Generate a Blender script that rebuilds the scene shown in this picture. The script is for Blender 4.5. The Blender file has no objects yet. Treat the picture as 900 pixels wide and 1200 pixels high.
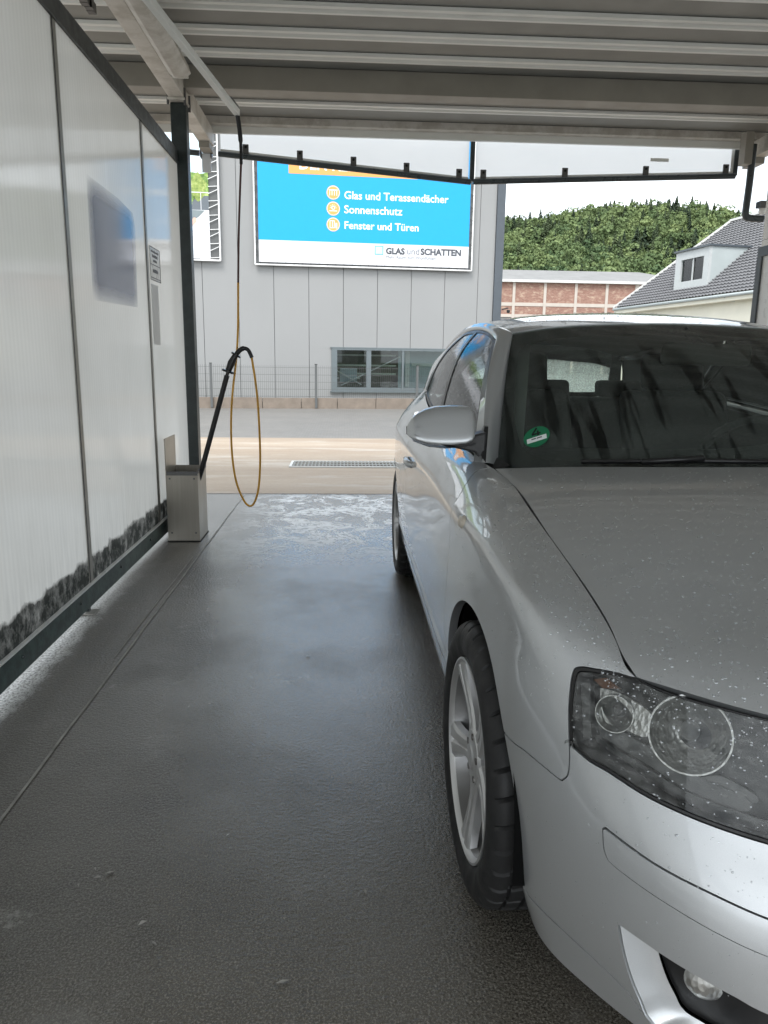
import bpy, bmesh, math, random
import numpy as np
from mathutils import Vector, Matrix, geometry
scene = bpy.context.scene
random.seed(7); rng = np.random.default_rng(7)
R = math.radians

# ------------------------------------------------------------------ camera
CAMROT = ((0.99853801, -0.05237031, 0.01338635), (0.00253031, -0.20208970, -0.97936375), (0.05399482, 0.97796580, -0.20166173))
cam = bpy.data.objects.new("camera", bpy.data.cameras.new("camera"))
scene.collection.objects.link(cam)
_r, _d, _f = CAMROT
cam.matrix_world = Matrix(((_r[0], -_d[0], -_f[0], 0), (_r[1], -_d[1], -_f[1], 0), (_r[2], -_d[2], -_f[2], 1.2164), (0, 0, 0, 1)))
cam.data.sensor_fit = 'VERTICAL'; cam.data.sensor_height = 24.0; cam.data.lens = 860.4 / 1200 * 24
cam.data.clip_start = 0.02; cam.data.clip_end = 2000
scene.camera = cam
scene.render.resolution_x, scene.render.resolution_y = 768, 1024

# ------------------------------------------------------------------ sky, sun, exposure
SUN_EL, SUN_AZ = R(52), R(200)        # high overcast sun, behind the camera and a little to the left
world = bpy.data.worlds.new("World"); scene.world = world; world.use_nodes = True
nt = world.node_tree; nt.nodes.clear()
wo = nt.nodes.new("ShaderNodeOutputWorld"); bg = nt.nodes.new("ShaderNodeBackground")
sky = nt.nodes.new("ShaderNodeTexSky"); sky.sky_type = 'NISHITA'; sky.sun_disc = False
sky.sun_elevation = SUN_EL; sky.sun_rotation = SUN_AZ; sky.air_density = 1.2; sky.dust_density = 3.0
tc = nt.nodes.new("ShaderNodeTexCoord"); mp = nt.nodes.new("ShaderNodeMapping"); mp.inputs['Scale'].default_value = (1, 1, 3.2)
cn = nt.nodes.new("ShaderNodeTexNoise"); cn.inputs['Scale'].default_value = 2.6; cn.inputs['Detail'].default_value = 6; cn.inputs['Roughness'].default_value = .55
cr = nt.nodes.new("ShaderNodeValToRGB")
cr.color_ramp.elements[0].position = .34; cr.color_ramp.elements[0].color = (3.0, 3.5, 4.0, 1)
cr.color_ramp.elements[1].position = .56; cr.color_ramp.elements[1].color = (9.0, 9.5, 9.9, 1)
mx = nt.nodes.new("ShaderNodeMixRGB"); mx.inputs[0].default_value = .93
nt.links.new(tc.outputs['Generated'], mp.inputs[0]); nt.links.new(mp.outputs[0], cn.inputs['Vector']); nt.links.new(cn.outputs[0], cr.inputs[0])
nt.links.new(sky.outputs[0], mx.inputs[1]); nt.links.new(cr.outputs[0], mx.inputs[2]); nt.links.new(mx.outputs[0], bg.inputs[0])
bg.inputs[1].default_value = 0.12
nt.links.new(bg.outputs[0], wo.inputs[0])
sl = bpy.data.lights.new("sun", 'SUN'); sl.energy = 1.4; sl.angle = R(25); sl.color = (1, .97, .93)
so = bpy.data.objects.new("sun", sl); scene.collection.objects.link(so)
_sd = Vector((math.sin(SUN_AZ) * math.cos(SUN_EL), math.cos(SUN_AZ) * math.cos(SUN_EL), math.sin(SUN_EL)))
so.rotation_euler = _sd.to_track_quat('Z', 'Y').to_euler()
scene.view_settings.view_transform = 'Standard'; scene.view_settings.look = 'None'
scene.view_settings.exposure = 1.22; scene.view_settings.gamma = 1
scene.cycles.use_denoising = True
scene.cycles.max_bounces = 10; scene.cycles.transparent_max_bounces = 16
scene.cycles.sample_clamp_indirect = 6.0

# ------------------------------------------------------------------ helpers
col = scene.collection
class MB:
    """collects vertices and faces of one mesh"""
    def __init__(s): s.v = []; s.f = []; s.n = []
    def add(s, vs, fs):
        o = len(s.v); s.v += [tuple(map(float, p)) for p in vs]; s.f += [tuple(i + o for i in f) for f in fs]; return s
    def box(s, x0, x1, y0, y1, z0, z1):
        return s.add([(x0,y0,z0),(x1,y0,z0),(x1,y1,z0),(x0,y1,z0),(x0,y0,z1),(x1,y0,z1),(x1,y1,z1),(x0,y1,z1)],
                     [(3,2,1,0),(4,5,6,7),(0,1,5,4),(1,2,6,5),(2,3,7,6),(3,0,4,7)])
    def bar(s, a, b, w, h=None, up=(0,0,1)):
        """rectangular bar from a to b"""
        a, b = Vector(a), Vector(b); d = (b - a).normalized(); u = Vector(up)
        if abs(d.dot(u)) > .98: u = Vector((1,0,0))
        sx = d.cross(u).normalized(); sy = sx.cross(d).normalized(); h = h or w
        vs = [p + sx*i*w/2 + sy*j*h/2 for p in (a, b) for i, j in ((-1,-1),(1,-1),(1,1),(-1,1))]
        return s.add(vs, [(0,1,2,3),(7,6,5,4),(0,4,5,1),(1,5,6,2),(2,6,7,3),(3,7,4,0)])
    def tube(s, pts, r, n=12, cap=True):
        pts = [Vector(p) for p in pts]; rs = r if isinstance(r, (list, tuple)) else [r]*len(pts)
        o = len(s.v); ref = None; m = len(pts)
        for i, p in enumerate(pts):
            t = (pts[min(i+1, m-1)] - pts[max(i-1, 0)]).normalized()
            if ref is None: ref = t.orthogonal().normalized()
            ref = (ref - t*ref.dot(t)).normalized(); b = t.cross(ref)
            for k in range(n):
                a = 2*math.pi*k/n; s.v.append(tuple(p + (ref*math.cos(a) + b*math.sin(a))*rs[i]))
        for i in range(m-1):
            for k in range(n):
                s.f.append((o+i*n+k, o+i*n+(k+1)%n, o+(i+1)*n+(k+1)%n, o+(i+1)*n+k))
        if cap: s.f.append(tuple(o+k for k in range(n))[::-1]); s.f.append(tuple(o+(m-1)*n+k for k in range(n)))
        return s
    def lathe(s, prof, n=32, axis='x', c=(0,0,0), closed=False):
        """prof: (radius, along) pairs, turned about an axis through c"""
        o = len(s.v); m = len(prof)
        for k in range(n):
            a = 2*math.pi*k/n; ca, sa = math.cos(a), math.sin(a)
            for r, h in prof:
                p = {'x': (h, r*ca, r*sa), 'y': (r*sa, h, r*ca), 'z': (r*ca, r*sa, h)}[axis]
                s.v.append((p[0]+c[0], p[1]+c[1], p[2]+c[2]))
        for k in range(n):
            k2 = (k+1) % n
            for i in range(m if closed else m-1):
                j = (i+1) % m
                s.f.append((o+k*m+i, o+k*m+j, o+k2*m+j, o+k2*m+i))
        return s
    def grid(s, P):
        nu, nv = len(P), len(P[0]); o = len(s.v)
        for row in P: s.v += [tuple(map(float, p)) for p in row]
        for i in range(nu-1):
            for j in range(nv-1): s.f.append((o+i*nv+j, o+(i+1)*nv+j, o+(i+1)*nv+j+1, o+i*nv+j+1))
        return s
    def prism(s, poly, d):
        """polygon of 3D points pushed along d"""
        n = len(poly); d = Vector(d); vs = [Vector(p) for p in poly]; vs += [p + d for p in vs]
        return s.add(vs, [tuple(range(n))[::-1], tuple(range(n, 2*n))] + [(i, (i+1) % n, n+(i+1) % n, n+i) for i in range(n)])
    def build(s, name, mat, parent=None, smooth=False, bevel=0, angle=None, fix=False):
        me = bpy.data.meshes.new(name); me.from_pydata(s.v, [], s.f)
        if fix:
            bm = bmesh.new(); bm.from_mesh(me); bmesh.ops.recalc_face_normals(bm, faces=bm.faces); bm.to_mesh(me); bm.free()
        if smooth: me.polygons.foreach_set('use_smooth', [True]*len(me.polygons))
        if smooth and angle: me.set_sharp_from_angle(angle=R(angle))
        if mat: me.materials.append(mat)
        o = bpy.data.objects.new(name, me); col.objects.link(o)
        if parent: o.parent = parent
        if bevel:
            b = o.modifiers.new("bevel", 'BEVEL'); b.width = bevel; b.segments = 2; b.limit_method = 'ANGLE'; b.harden_normals = False
        return o
def tag(o, label=None, cat=None, group=None, kind=None):
    if label: o['label'] = label
    if cat: o['category'] = cat
    if group: o['group'] = group
    if kind: o['kind'] = kind
    return o
def thing(name, label, cat, loc=(0,0,0), rz=0, group=None):
    o = bpy.data.objects.new(name, None); col.objects.link(o); o.location = loc; o.rotation_euler = (0,0,rz); o.empty_display_size = .1
    return tag(o, label, cat, group)
def copy_of(o, parent=None, loc=None):
    c = o.copy(); col.objects.link(c)
    if parent: c.parent = parent
    if loc is not None: c.location = loc
    return c
def catmull(P, n=10, closed=False):
    P = [np.array(p, float) for p in P]; out = []; m = len(P)
    for i in range(m if closed else m-1):
        p0, p1, p2, p3 = (P[(i-1) % m], P[i], P[(i+1) % m], P[(i+2) % m]) if closed else (P[max(i-1,0)], P[i], P[i+1], P[min(i+2,m-1)])
        for k in range(n):
            t = k/n; out.append(.5*((2*p1)+(-p0+p2)*t+(2*p0-5*p1+4*p2-p3)*t*t+(-p0+3*p1-3*p2+p3)*t**3))
    if not closed: out.append(P[-1])
    return out

# ------------------------------------------------------------------ materials
MATS = {}
class NB:
    """small node builder on top of one Principled material"""
    def __init__(s, name):
        s.m = bpy.data.materials.new(name); s.m.use_nodes = True; s.t = s.m.node_tree; s.b = s.t.nodes['Principled BSDF']; s.out = s.t.nodes['Material Output']; MATS[name] = s.m
        s.co = s.t.nodes.new('ShaderNodeTexCoord')
    def n(s, kind, **kw):
        x = s.t.nodes.new('ShaderNode'+kind)
        for k, v in kw.items():
            if hasattr(x, k) and k not in x.inputs: setattr(x, k, v)
            else: x.inputs[k].default_value = v
        return x
    def l(s, a, b): s.t.links.new(a, b)
    def vec(s, scale=(1,1,1), space='Object', rot=(0,0,0)):
        m = s.n('Mapping'); m.inputs['Scale'].default_value = scale; m.inputs['Rotation'].default_value = rot; s.l(s.co.outputs[space], m.inputs[0]); return m.outputs[0]
    def noise(s, scale, detail=4, rough=.55, stretch=(1,1,1), dist=0):
        x = s.n('TexNoise'); x.inputs['Scale'].default_value = scale; x.inputs['Detail'].default_value = detail; x.inputs['Roughness'].default_value = rough; x.inputs['Distortion'].default_value = dist
        s.l(s.vec(stretch), x.inputs['Vector']); return x.outputs[0]
    def ramp(s, fac, stops):
        r = s.n('ValToRGB'); e = r.color_ramp.elements
        while len(e) < len(stops): e.new(.5)
        for el, (p, c) in zip(e, stops): el.position = p; el.color = (*c, 1) if isinstance(c, tuple) else (c, c, c, 1)
        s.l(fac, r.inputs[0]); return r.outputs[0]
    def mix(s, fac, a, b, mode='MIX'):
        m = s.n('MixRGB'); m.blend_type = mode
        for i, x in ((0, fac), (1, a), (2, b)):
            if isinstance(x, (int, float)): m.inputs[i].default_value = x if i == 0 else (x, x, x, 1)
            elif isinstance(x, tuple): m.inputs[i].default_value = (*x, 1)
            else: s.l(x, m.inputs[i])
        return m.outputs[0]
    def math(s, op, a, b=None):
        m = s.n('Math'); m.operation = op
        for i, x in ((0, a), (1, b)):
            if x is None: continue
            if isinstance(x, (int, float)): m.inputs[i].default_value = x
            else: s.l(x, m.inputs[i])
        return m.outputs[0]
    def xyz(s, i):
        x = s.n('SeparateXYZ'); s.l(s.co.outputs['Object'], x.inputs[0]); return x.outputs[i]
    def bump(s, h, strength=.3, dist=.01):
        b = s.n('Bump'); b.inputs['Strength'].default_value = strength; b.inputs['Distance'].default_value = dist; s.l(h, b.inputs['Height']); s.l(b.outputs[0], s.b.inputs['Normal']); return s
    def set(s, **kw):
        names = dict(color='Base Color', rough='Roughness', metal='Metallic', coat='Coat Weight', coatr='Coat Roughness', trans='Transmission Weight', ior='IOR', spec='Specular IOR Level', emit='Emission Color', emits='Emission Strength')
        for k, v in kw.items():
            i = s.b.inputs[names[k]]
            if isinstance(v, tuple): i.default_value = (*v, 1)
            elif isinstance(v, (int, float)): i.default_value = v
            else: s.l(v, i)
        return s
def plain(name, c, rough=.5, metal=0, var=.12, scale=6, **kw):
    """plain colour with a little wear so that nothing is perfectly uniform"""
    b = NB(name); f = b.noise(scale, 5)
    b.set(color=b.mix(f, tuple(x*(1-var) for x in c), tuple(min(1, x*(1+var)) for x in c)), metal=metal, **kw)
    b.set(rough=b.ramp(b.noise(scale*2.3, 4), [(.3, max(0, rough-.08)), (.7, min(1, rough+.08))]))
    return b.m

# wet bay floor: dark screed with a water film, worn patches and foam drying in streaks
b = NB("wet_screed")
n1, n3 = b.noise(1.1, 6, .6), b.noise(9, 6, .65)
n2 = b.mix(.62, b.noise(290, 3, .7), b.ramp(b.noise(95, 3, .62), [(.34, 0.), (.66, 1.)]))
c = b.mix(b.ramp(n1, [(.36, 0.), (.62, 1.)]), (.032, .029, .024), (.098, .082, .058))
c = b.mix(b.ramp(b.noise(.55, 4, .6), [(.42, 0.), (.62, .8)]), c, (.062, .060, .055))
c = b.mix(b.ramp(b.noise(210, 3, .75), [(.48, 0.), (.62, .85)]), c, (.23, .22, .19))  # fine pale grain; the sparkle of the wet surface is put into this colour
c = b.mix(b.ramp(b.math('ADD', b.noise(3.1, 8, .72), b.math('MULTIPLY', b.noise(60, 3, .6), .08)), [(.60, 0.), (.70, .35)]), c, (.21, .205, .19))
yy, xx = b.xyz(1), b.xyz(0)
far = b.ramp(b.math('DIVIDE', yy, 7.0), [(.60, 0.), (.80, 1.)])
foam = b.ramp(b.noise(3.2, 9, .74, (1, .8, 1), 1.8), [(.47, 0.), (.53, 1.)])
foam2 = b.ramp(b.noise(17, 7, .75, (.7, 1.0, 1), .6), [(.40, 0.), (.50, 1.)])
mid = b.math('MULTIPLY', b.ramp(b.math('DIVIDE', b.math('ABSOLUTE', b.math('ADD', xx, .05)), 1.2), [(.35, 1.), (.75, 0.)]), b.ramp(b.math('DIVIDE', yy, 7.0), [(.60, 0.), (.71, 1.), (.93, .9), (.97, 0.)]))
fm = b.math('MULTIPLY', b.math('MULTIPLY', foam, b.math('ADD', b.math('MULTIPLY', foam2, .65), .35)), mid)
c = b.mix(b.math('MULTIPLY', far, .55), c, (.11, .115, .118))
sp = b.math('MULTIPLY', b.ramp(b.noise(2.1, 8, .75, (1, 1.2, 1)), [(.595, 0.), (.635, 1.)]), b.ramp(b.noise(60, 3, .6), [(.42, 0.), (.6, .55)]))
c = b.mix(sp, c, (.34, .34, .31))
c = b.mix(fm, c, (.92, .94, .96))
leak_light = b.math('ADD', b.math('MULTIPLY', b.math('ADD', xx, 1.3), 2.5), b.math('ADD', b.math('MULTIPLY', b.math('SUBTRACT', n3, .5), .30), b.math('MULTIPLY', b.math('SUBTRACT', n2, .5), .25)))
leak_light = b.math('MULTIPLY', b.ramp(leak_light, [(.33, 1.), (.39, 0.)]), b.ramp(b.math('DIVIDE', yy, 7.0), [(.44, 1.), (.62, 0.)]))
leak_light = b.math('MULTIPLY', leak_light, b.ramp(n2, [(.36, .25), (.60, 1.)]))
c = b.mix(leak_light, c, (.80, .80, .78))  # light leaking under the left partition, painted in as a pale speckled strip
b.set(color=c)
n4 = b.noise(46, 4, .6, (1, .7, 1)); n5 = b.noise(1.5, 6, .62)
film = b.ramp(n5, [(.34, .55), (.52, 1.)])
lane = b.math('MULTIPLY', b.ramp(b.math('ADD', b.math('MULTIPLY', b.math('ADD', xx, 1.1), .8), b.math('MULTIPLY', b.math('SUBTRACT', n1, .5), .5)), [(.22, .45), (.62, 1.)]), b.ramp(b.math('ADD', b.math('DIVIDE', yy, 7.0), b.math('MULTIPLY', b.math('SUBTRACT', n1, .5), .12)), [(.18, .72), (.36, 1.)]))
film = b.mix(far, b.math('MULTIPLY', film, lane), 1.0)
b.set(rough=b.mix(fm, b.mix(lane, .42, .20), .7), ior=1.5, spec=b.mix(lane, .30, 1.0), coat=b.mix(fm, film, .1), coatr=b.mix(far, b.ramp(n5, [(.36, .13), (.56, .05)]), .04))
b.b.inputs['Coat IOR'].default_value = 1.75
h = b.math('MULTIPLY', b.math('ADD', b.math('ADD', n2, b.math('MULTIPLY', n3, .4)), b.math('MULTIPLY', n4, .8)), b.math('SUBTRACT', 1.0, b.math('MULTIPLY', far, .80)))
b.bump(h, .9, .0034)
bw = b.n('Bump'); bw.inputs['Strength'].default_value = .9; bw.inputs['Distance'].default_value = .0010; b.l(h, bw.inputs['Height']); b.l(bw.outputs[0], b.b.inputs['Coat Normal'])

b = NB("apron_concrete")
n1, n2 = b.noise(.9, 6, .6, (.35, 1.6, 1)), b.noise(60, 4, .7, (.4, 1, 1))
c = b.mix(b.ramp(n1, [(.3, 0.), (.7, 1.)]), (.30, .228, .165), (.43, .355, .275))
c = b.mix(b.ramp(n2, [(.35, 0.), (.7, 1.)]), c, b.mix(.35, c, (.20, .14, .09)))
c = b.mix(b.ramp(b.noise(1.6, 7, .7, (.3, 1.5, 1)), [(.52, 0.), (.70, .6)]), c, (.56, .54, .50))
b.set(color=c, rough=.62); b.bump(n2, .25, .004)

b = NB("yard_pavers")
br = b.n('TexBrick'); b.l(b.vec((1, 1, 1)), br.inputs['Vector'])
for k, v in (('Scale', 5.0), ('Mortar Size', .025), ('Brick Width', .5), ('Row Height', .5)): br.inputs[k].default_value = v
br.inputs['Color1'].default_value = (.19, .18, .168, 1); br.inputs['Color2'].default_value = (.145, .138, .13, 1); br.inputs['Mortar'].default_value = (.10, .10, .09, 1)
c = b.mix(b.ramp(b.noise(.8, 5), [(.3, 0.), (.7, .5)]), br.outputs[0], (.24, .225, .205))
c = b.mix(b.ramp(b.noise(16, 5, .7), [(.3, 0.), (.75, .7)]), c, (.15, .142, .132))
b.set(color=c, rough=.6)
plain("rough_ground", (.16, .16, .12), .9, scale=.4)
plain("meadow", (.07, .09, .035), .9, scale=.08, var=.3)

# twin-wall panel: milky sheet with vertical flutes, grime and drips
b = NB("twinwall_panel")
w = b.n('TexWave', wave_type='BANDS', bands_direction='Y'); w.inputs['Scale'].default_value = 9.5; w.inputs['Distortion'].default_value = .35; w.inputs['Detail'].default_value = 1; b.l(b.vec(), w.inputs['Vector'])
zz = b.xyz(2)
g = b.noise(1.6, 6, .6, (1, 1, .55))
c = b.mix(b.ramp(g, [(.3, 0.), (.75, 1.)]), (.84, .83, .795), (.74, .73, .69))
c = b.mix(b.math('MULTIPLY', w.outputs[0], .10), c, (.50, .49, .46))
drip = b.ramp(b.noise(16, 5, .6, (1, 1, .07)), [(.60, 0.), (.74, .30)])
c = b.mix(drip, c, (.90, .90, .88))
edge = b.math('ADD', zz, b.math('MULTIPLY', b.math('SUBTRACT', b.noise(9, 5, .6), .5), .11))
flake = b.ramp(b.noise(19, 7, .7, (1, .9, .7)), [(.28, .35), (.55, 1.)])
dirt = b.math('MULTIPLY', b.ramp(edge, [(.222, 1.), (.258, .92), (.276, 0.)]), flake)
haze_ = b.math('MULTIPLY', b.ramp(edge, [(.25, 1.), (.62, 0.)]), b.ramp(b.noise(22, 6, .65, (1, 1, .12)), [(.45, 0.), (.72, .32)]))
c = b.mix(haze_, c, (.40, .40, .37))
c = b.mix(dirt, c, b.mix(b.noise(24, 5), (.012, .018, .016), (.050, .060, .054)))
tl = b.n('BsdfTranslucent'); b.l(c, tl.inputs[0]); b.set(color=c, rough=b.mix(dirt, b.ramp(g, [(.3, .035), (.8, .13)]), .75), coat=0.0, ior=1.58)
ms = b.n('MixShader'); b.l(b.mix(dirt, .44, .0), ms.inputs[0]); b.l(b.b.outputs[0], ms.inputs[1]); b.l(tl.outputs[0], ms.inputs[2]); b.l(ms.outputs[0], b.out.inputs[0])
b.bump(w.outputs[0], .10, .002)

b = NB("awning_sheet")
g = b.noise(.9, 5, .6, (1, 1, 2.4)); c = b.mix(g, (.80, .82, .83), (.95, .95, .95))
tl = b.n('BsdfTranslucent'); b.l(c, tl.inputs[0]); b.set(color=c, rough=.3)
ms = b.n('MixShader'); ms.inputs[0].default_value = .80; b.l(b.b.outputs[0], ms.inputs[1]); b.l(tl.outputs[0], ms.inputs[2]); b.l(ms.outputs[0], b.out.inputs[0])

def peeling(name, c1, c2, rough=.45, scale=14):
    b = NB(name); f = b.ramp(b.noise(scale, 8, .7), [(.44, 0.), (.60, 1.)])
    b.set(color=b.mix(f, c1, c2), rough=rough); b.bump(f, .15, .003); return b.m
peeling("green_steel", (.016, .036, .034), (.040, .078, .070))
peeling("dark_post_steel", (.012, .020, .020), (.022, .032, .032), .38)
plain("dark_rail", (.030, .034, .033), .42, scale=9)
plain("grey_rail", (.30, .29, .26), .4, metal=.3, scale=9)
plain("white_bead", (.80, .80, .78), .35)
peeling("cream_steel", (.66, .625, .57), (.50, .46, .40), .45, 5)
plain("roof_tray", (.245, .242, .222), .5, scale=2.0, var=.16)
plain("roof_rib", (.82, .82, .785), .42, scale=3.0, var=.1)
plain("purlin", (.30, .28, .245), .5, scale=4, var=.22)
plain("lamp_cover", (.72, .71, .67), .35)
plain("pipe_dark", (.045, .055, .06), .32, scale=8)
plain("clip_metal", (.12, .12, .12), .4, metal=.6)
b = NB("brushed_steel"); n = b.noise(40, 4, .6, (1, 1, .04)); b.set(color=b.mix(n, (.27, .25, .215), (.40, .375, .33)), metal=.85, rough=b.ramp(b.noise(3, 4), [(.3, .32), (.7, .5)])); b.bump(n, .05, .001)
plain("black_rubber", (.012, .012, .013), .5, scale=20)
plain("black_plastic", (.014, .014, .015), .35, scale=12)
plain("hose_orange", (.66, .34, .035), .42, scale=10, var=.25)
plain("hose_dark", (.06, .014, .010), .4, scale=10)
plain("pale_sheet", (.74, .73, .70), .3); plain("sign_ink", (.16, .16, .17), .6); b = NB("faded_blue"); f = b.noise(2.2, 5); b.set(color=b.mix(f, (.30, .34, .46), (.40, .43, .54)), rough=.07, ior=1.55)
ey = b.math('ABSOLUTE', b.math('SUBTRACT', b.xyz(1), 4.19)); ez = b.math('ABSOLUTE', b.math('SUBTRACT', b.xyz(2), 1.775)); wn_ = b.math('MULTIPLY', b.math('SUBTRACT', b.noise(3, 3), .5), .03)
ea = b.math('MULTIPLY', b.ramp(b.math('ADD', ey, wn_), [(.30, 1.), (.43, .0)]), b.ramp(b.math('ADD', ez, wn_), [(.19, 1.), (.30, .0)])); tr = b.n('BsdfTransparent'); ms = b.n('MixShader'); b.l(b.math('MULTIPLY', ea, .74), ms.inputs[0]); b.l(tr.outputs[0], ms.inputs[1]); b.l(b.b.outputs[0], ms.inputs[2]); b.l(ms.outputs[0], b.out.inputs[0])
plain("grey_patch", (.60, .595, .575), .4, scale=2)
plain("render_grey", (.72, .70, .66), .8, scale=30, var=.18)
plain("board_frame", (.085, .095, .10), .45); plain("paper", (.84, .85, .85), .6, var=.04); plain("red_ink", (.55, .08, .07), .6)

# building fabric
plain("hall_panel", (.275, .278, .278), .5, scale=.7, var=.05); plain("hall_dark_trim", (.072, .085, .10), .4); plain("window_frame", (.13, .155, .165), .4)
plain("kerb_concrete", (.20, .165, .135), .85, scale=5, var=.35); plain("fence_steel", (.10, .105, .105), .5)
plain("print_blue", (.0, .335, .74), .42, var=.03); plain("print_white", (.70, .71, .74), .42, var=.02); plain("print_orange", (.80, .36, .105), .42, var=.03)
plain("print_text_white", (.92, .95, .95), .45, var=.01); plain("print_text_dark", (.07, .075, .09), .5); plain("print_text_grey", (.20, .21, .24), .5); plain("print_teal", (.16, .42, .47), .5); plain("print_pale_teal", (.50, .74, .76), .5)
plain("frame_white", (.80, .80, .80), .35); plain("lace_dark", (.06, .06, .065), .6)
plain("print_sky", (.66, .82, .90), .42, scale=.6, var=.08); plain("print_bed", (.82, .83, .86), .42, scale=3, var=.05); plain("print_grey", (.20, .24, .25), .42); plain("print_slate", (.13, .15, .17), .42)
plain("print_skin", (.70, .45, .36), .42, var=.08); plain("print_fold", (.62, .62, .66), .42)
b = NB("print_leaves"); b.set(color=b.ramp(b.noise(9, 8, .75), [(.34, (.05, .10, .02)), (.50, (.20, .34, .07)), (.66, (.55, .68, .22))]), rough=.45)
b = NB("print_leaves_yellow"); b.set(color=b.ramp(b.noise(9, 8, .75), [(.32, (.10, .17, .03)), (.52, (.30, .38, .09)), (.70, (.55, .60, .28))]), rough=.45)
b = NB("window_glass"); fr = b.n('Fresnel', IOR=1.5); tr = b.n('BsdfTransparent'); tr.inputs[0].default_value = (.80, .85, .83, 1); gl = b.n('BsdfGlossy'); gl.inputs['Roughness'].default_value = .02; ms = b.n('MixShader')
b.l(fr.outputs[0], ms.inputs[0]); b.l(tr.outputs[0], ms.inputs[1]); b.l(gl.outputs[0], ms.inputs[2]); b.l(ms.outputs[0], b.out.inputs[0])
plain("room_wall", (.10, .12, .07), .8); plain("room_light_bar", (.62, .66, .60), .5); plain("room_white", (.75, .78, .80), .6); plain("room_blue", (.42, .52, .58), .6)
b = NB("factory_brick"); br = b.n('TexBrick'); b.l(b.vec((1, 1, 1), rot=(R(90), 0, 0)), br.inputs['Vector'])
for k, v in (('Scale', 2.6), ('Mortar Size', .018), ('Brick Width', .6), ('Row Height', .22)): br.inputs[k].default_value = v
br.inputs['Color1'].default_value = (.30, .155, .115, 1); br.inputs['Color2'].default_value = (.22, .10, .075, 1); br.inputs['Mortar'].default_value = (.34, .28, .23, 1)
b.set(color=b.mix(b.ramp(b.noise(1.3, 6, .7, (1, 1, 2.5)), [(.5, 0.), (.66, .75)]), br.outputs[0], (.52, .40, .30)), rough=.85)
plain("factory_post", (.48, .43, .38), .7, scale=2); plain("fibre_cement", (.195, .192, .188), .8, scale=.5, var=.25)
plain("roof_tile", (.14, .14, .146), .65, scale=3, var=.25); plain("verge_white", (.62, .62, .60), .6); plain("house_render", (.74, .71, .60), .8, scale=1); plain("dormer_zinc", (.40, .44, .44), .45, scale=1); plain("dormer_frame", (.46, .48, .48), .45)
plain("curtain_red", (.55, .15, .12), .7, scale=4, var=.4); plain("curtain_grey", (.62, .62, .64), .7)
def leafmat(name, c1, c2):
    b = NB(name); at = b.n('Attribute', attribute_name='tint'); f = b.noise(.6, 3)
    b.set(color=b.mix(at.outputs['Fac'], c1, c2), rough=.75, spec=.2); return b.m
leafmat("conifer_leaf", (.040, .062, .038), (.105, .135, .064)); leafmat("broad_leaf", (.055, .095, .042), (.185, .235, .095))
plain("bark", (.06, .05, .04), .9)

# car
def paintmat():
    b = NB("silver_paint"); f = b.noise(900, 2, .6); g = b.noise(3, 4)
    b.set(color=b.mix(f, (.50, .515, .525), (.62, .635, .645)), metal=.66, coat=1.0, coatr=.03, rough=b.ramp(g, [(.3, .36), (.7, .43)])); b.bump(f, .03, .0005); return b.m
paintmat()
plain("gap_black", (.008, .008, .008), .8); plain("lamp_rubber", (.012, .012, .012), .45); plain("liner_black", (.006, .006, .006), .95, spec=.05)
plain("chrome", (.80, .80, .78), .10, metal=1.0, scale=30, var=.05); b = NB("lamp_chrome"); vo = b.n('TexVoronoi'); vo.inputs['Scale'].default_value = 150; b.l(b.vec((1, 1, .6)), vo.inputs['Vector']); b.set(color=b.mix(b.noise(30, 4), (.52, .52, .50), (.74, .74, .72)), metal=1.0, rough=.34); b.bump(vo.outputs[0], .30, .004); plain("lamp_grey", (.16, .165, .165), .4, scale=14); plain("lamp_dark", (.05, .052, .054), .4, scale=14); plain("amber", (.22, .105, .06), .3)
plain("alloy", (.62, .62, .62), .36, metal=.75, scale=12, var=.06); plain("alloy_inner", (.30, .30, .30), .4, metal=.8, scale=12); plain("brake_steel", (.20, .19, .18), .45, metal=.8)
b = NB("tyre_rubber"); n = b.noise(160, 4); b.set(color=b.mix(n, (.008, .008, .009), (.018, .018, .018)), rough=b.ramp(b.noise(18, 4), [(.3, .48), (.7, .75)])); b.bump(n, .2, .001)
def carglass(name, tint, wet=True):
    b = NB(name); fr = b.n('Fresnel', IOR=1.42); tr = b.n('BsdfTransparent'); gl = b.n('BsdfGlossy'); gl.inputs['Roughness'].default_value = .015; ms = b.n('MixShader')
    c = tint
    if wet:
        st = b.ramp(b.noise(15, 5, .62, (1, .12, .12), 1.0), [(.60, 0.), (.66, 1.)]); gr = b.ramp(b.noise(120, 3, .6), [(.40, .25), (.6, 1.)])
        c = b.mix(b.math('MULTIPLY', st, gr), tint, tuple(x*.35 for x in tint)); h = b.math('ADD', b.math('MULTIPLY', st, .7), b.math('MULTIPLY', b.ramp(b.noise(170, 2, .5), [(.66, 0.), (.72, 1.)]), .8))
        bp = b.n('Bump'); bp.inputs['Strength'].default_value = .35; bp.inputs['Distance'].default_value = .002; b.l(h, bp.inputs['Height']); b.l(bp.outputs[0], gl.inputs['Normal'])
        b.l(c, tr.inputs[0])
    else: tr.inputs[0].default_value = (*tint, 1)
    b.l(fr.outputs[0], ms.inputs[0]); b.l(tr.outputs[0], ms.inputs[1]); b.l(gl.outputs[0], ms.inputs[2]); b.l(ms.outputs[0], b.out.inputs[0]); return b.m
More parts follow.
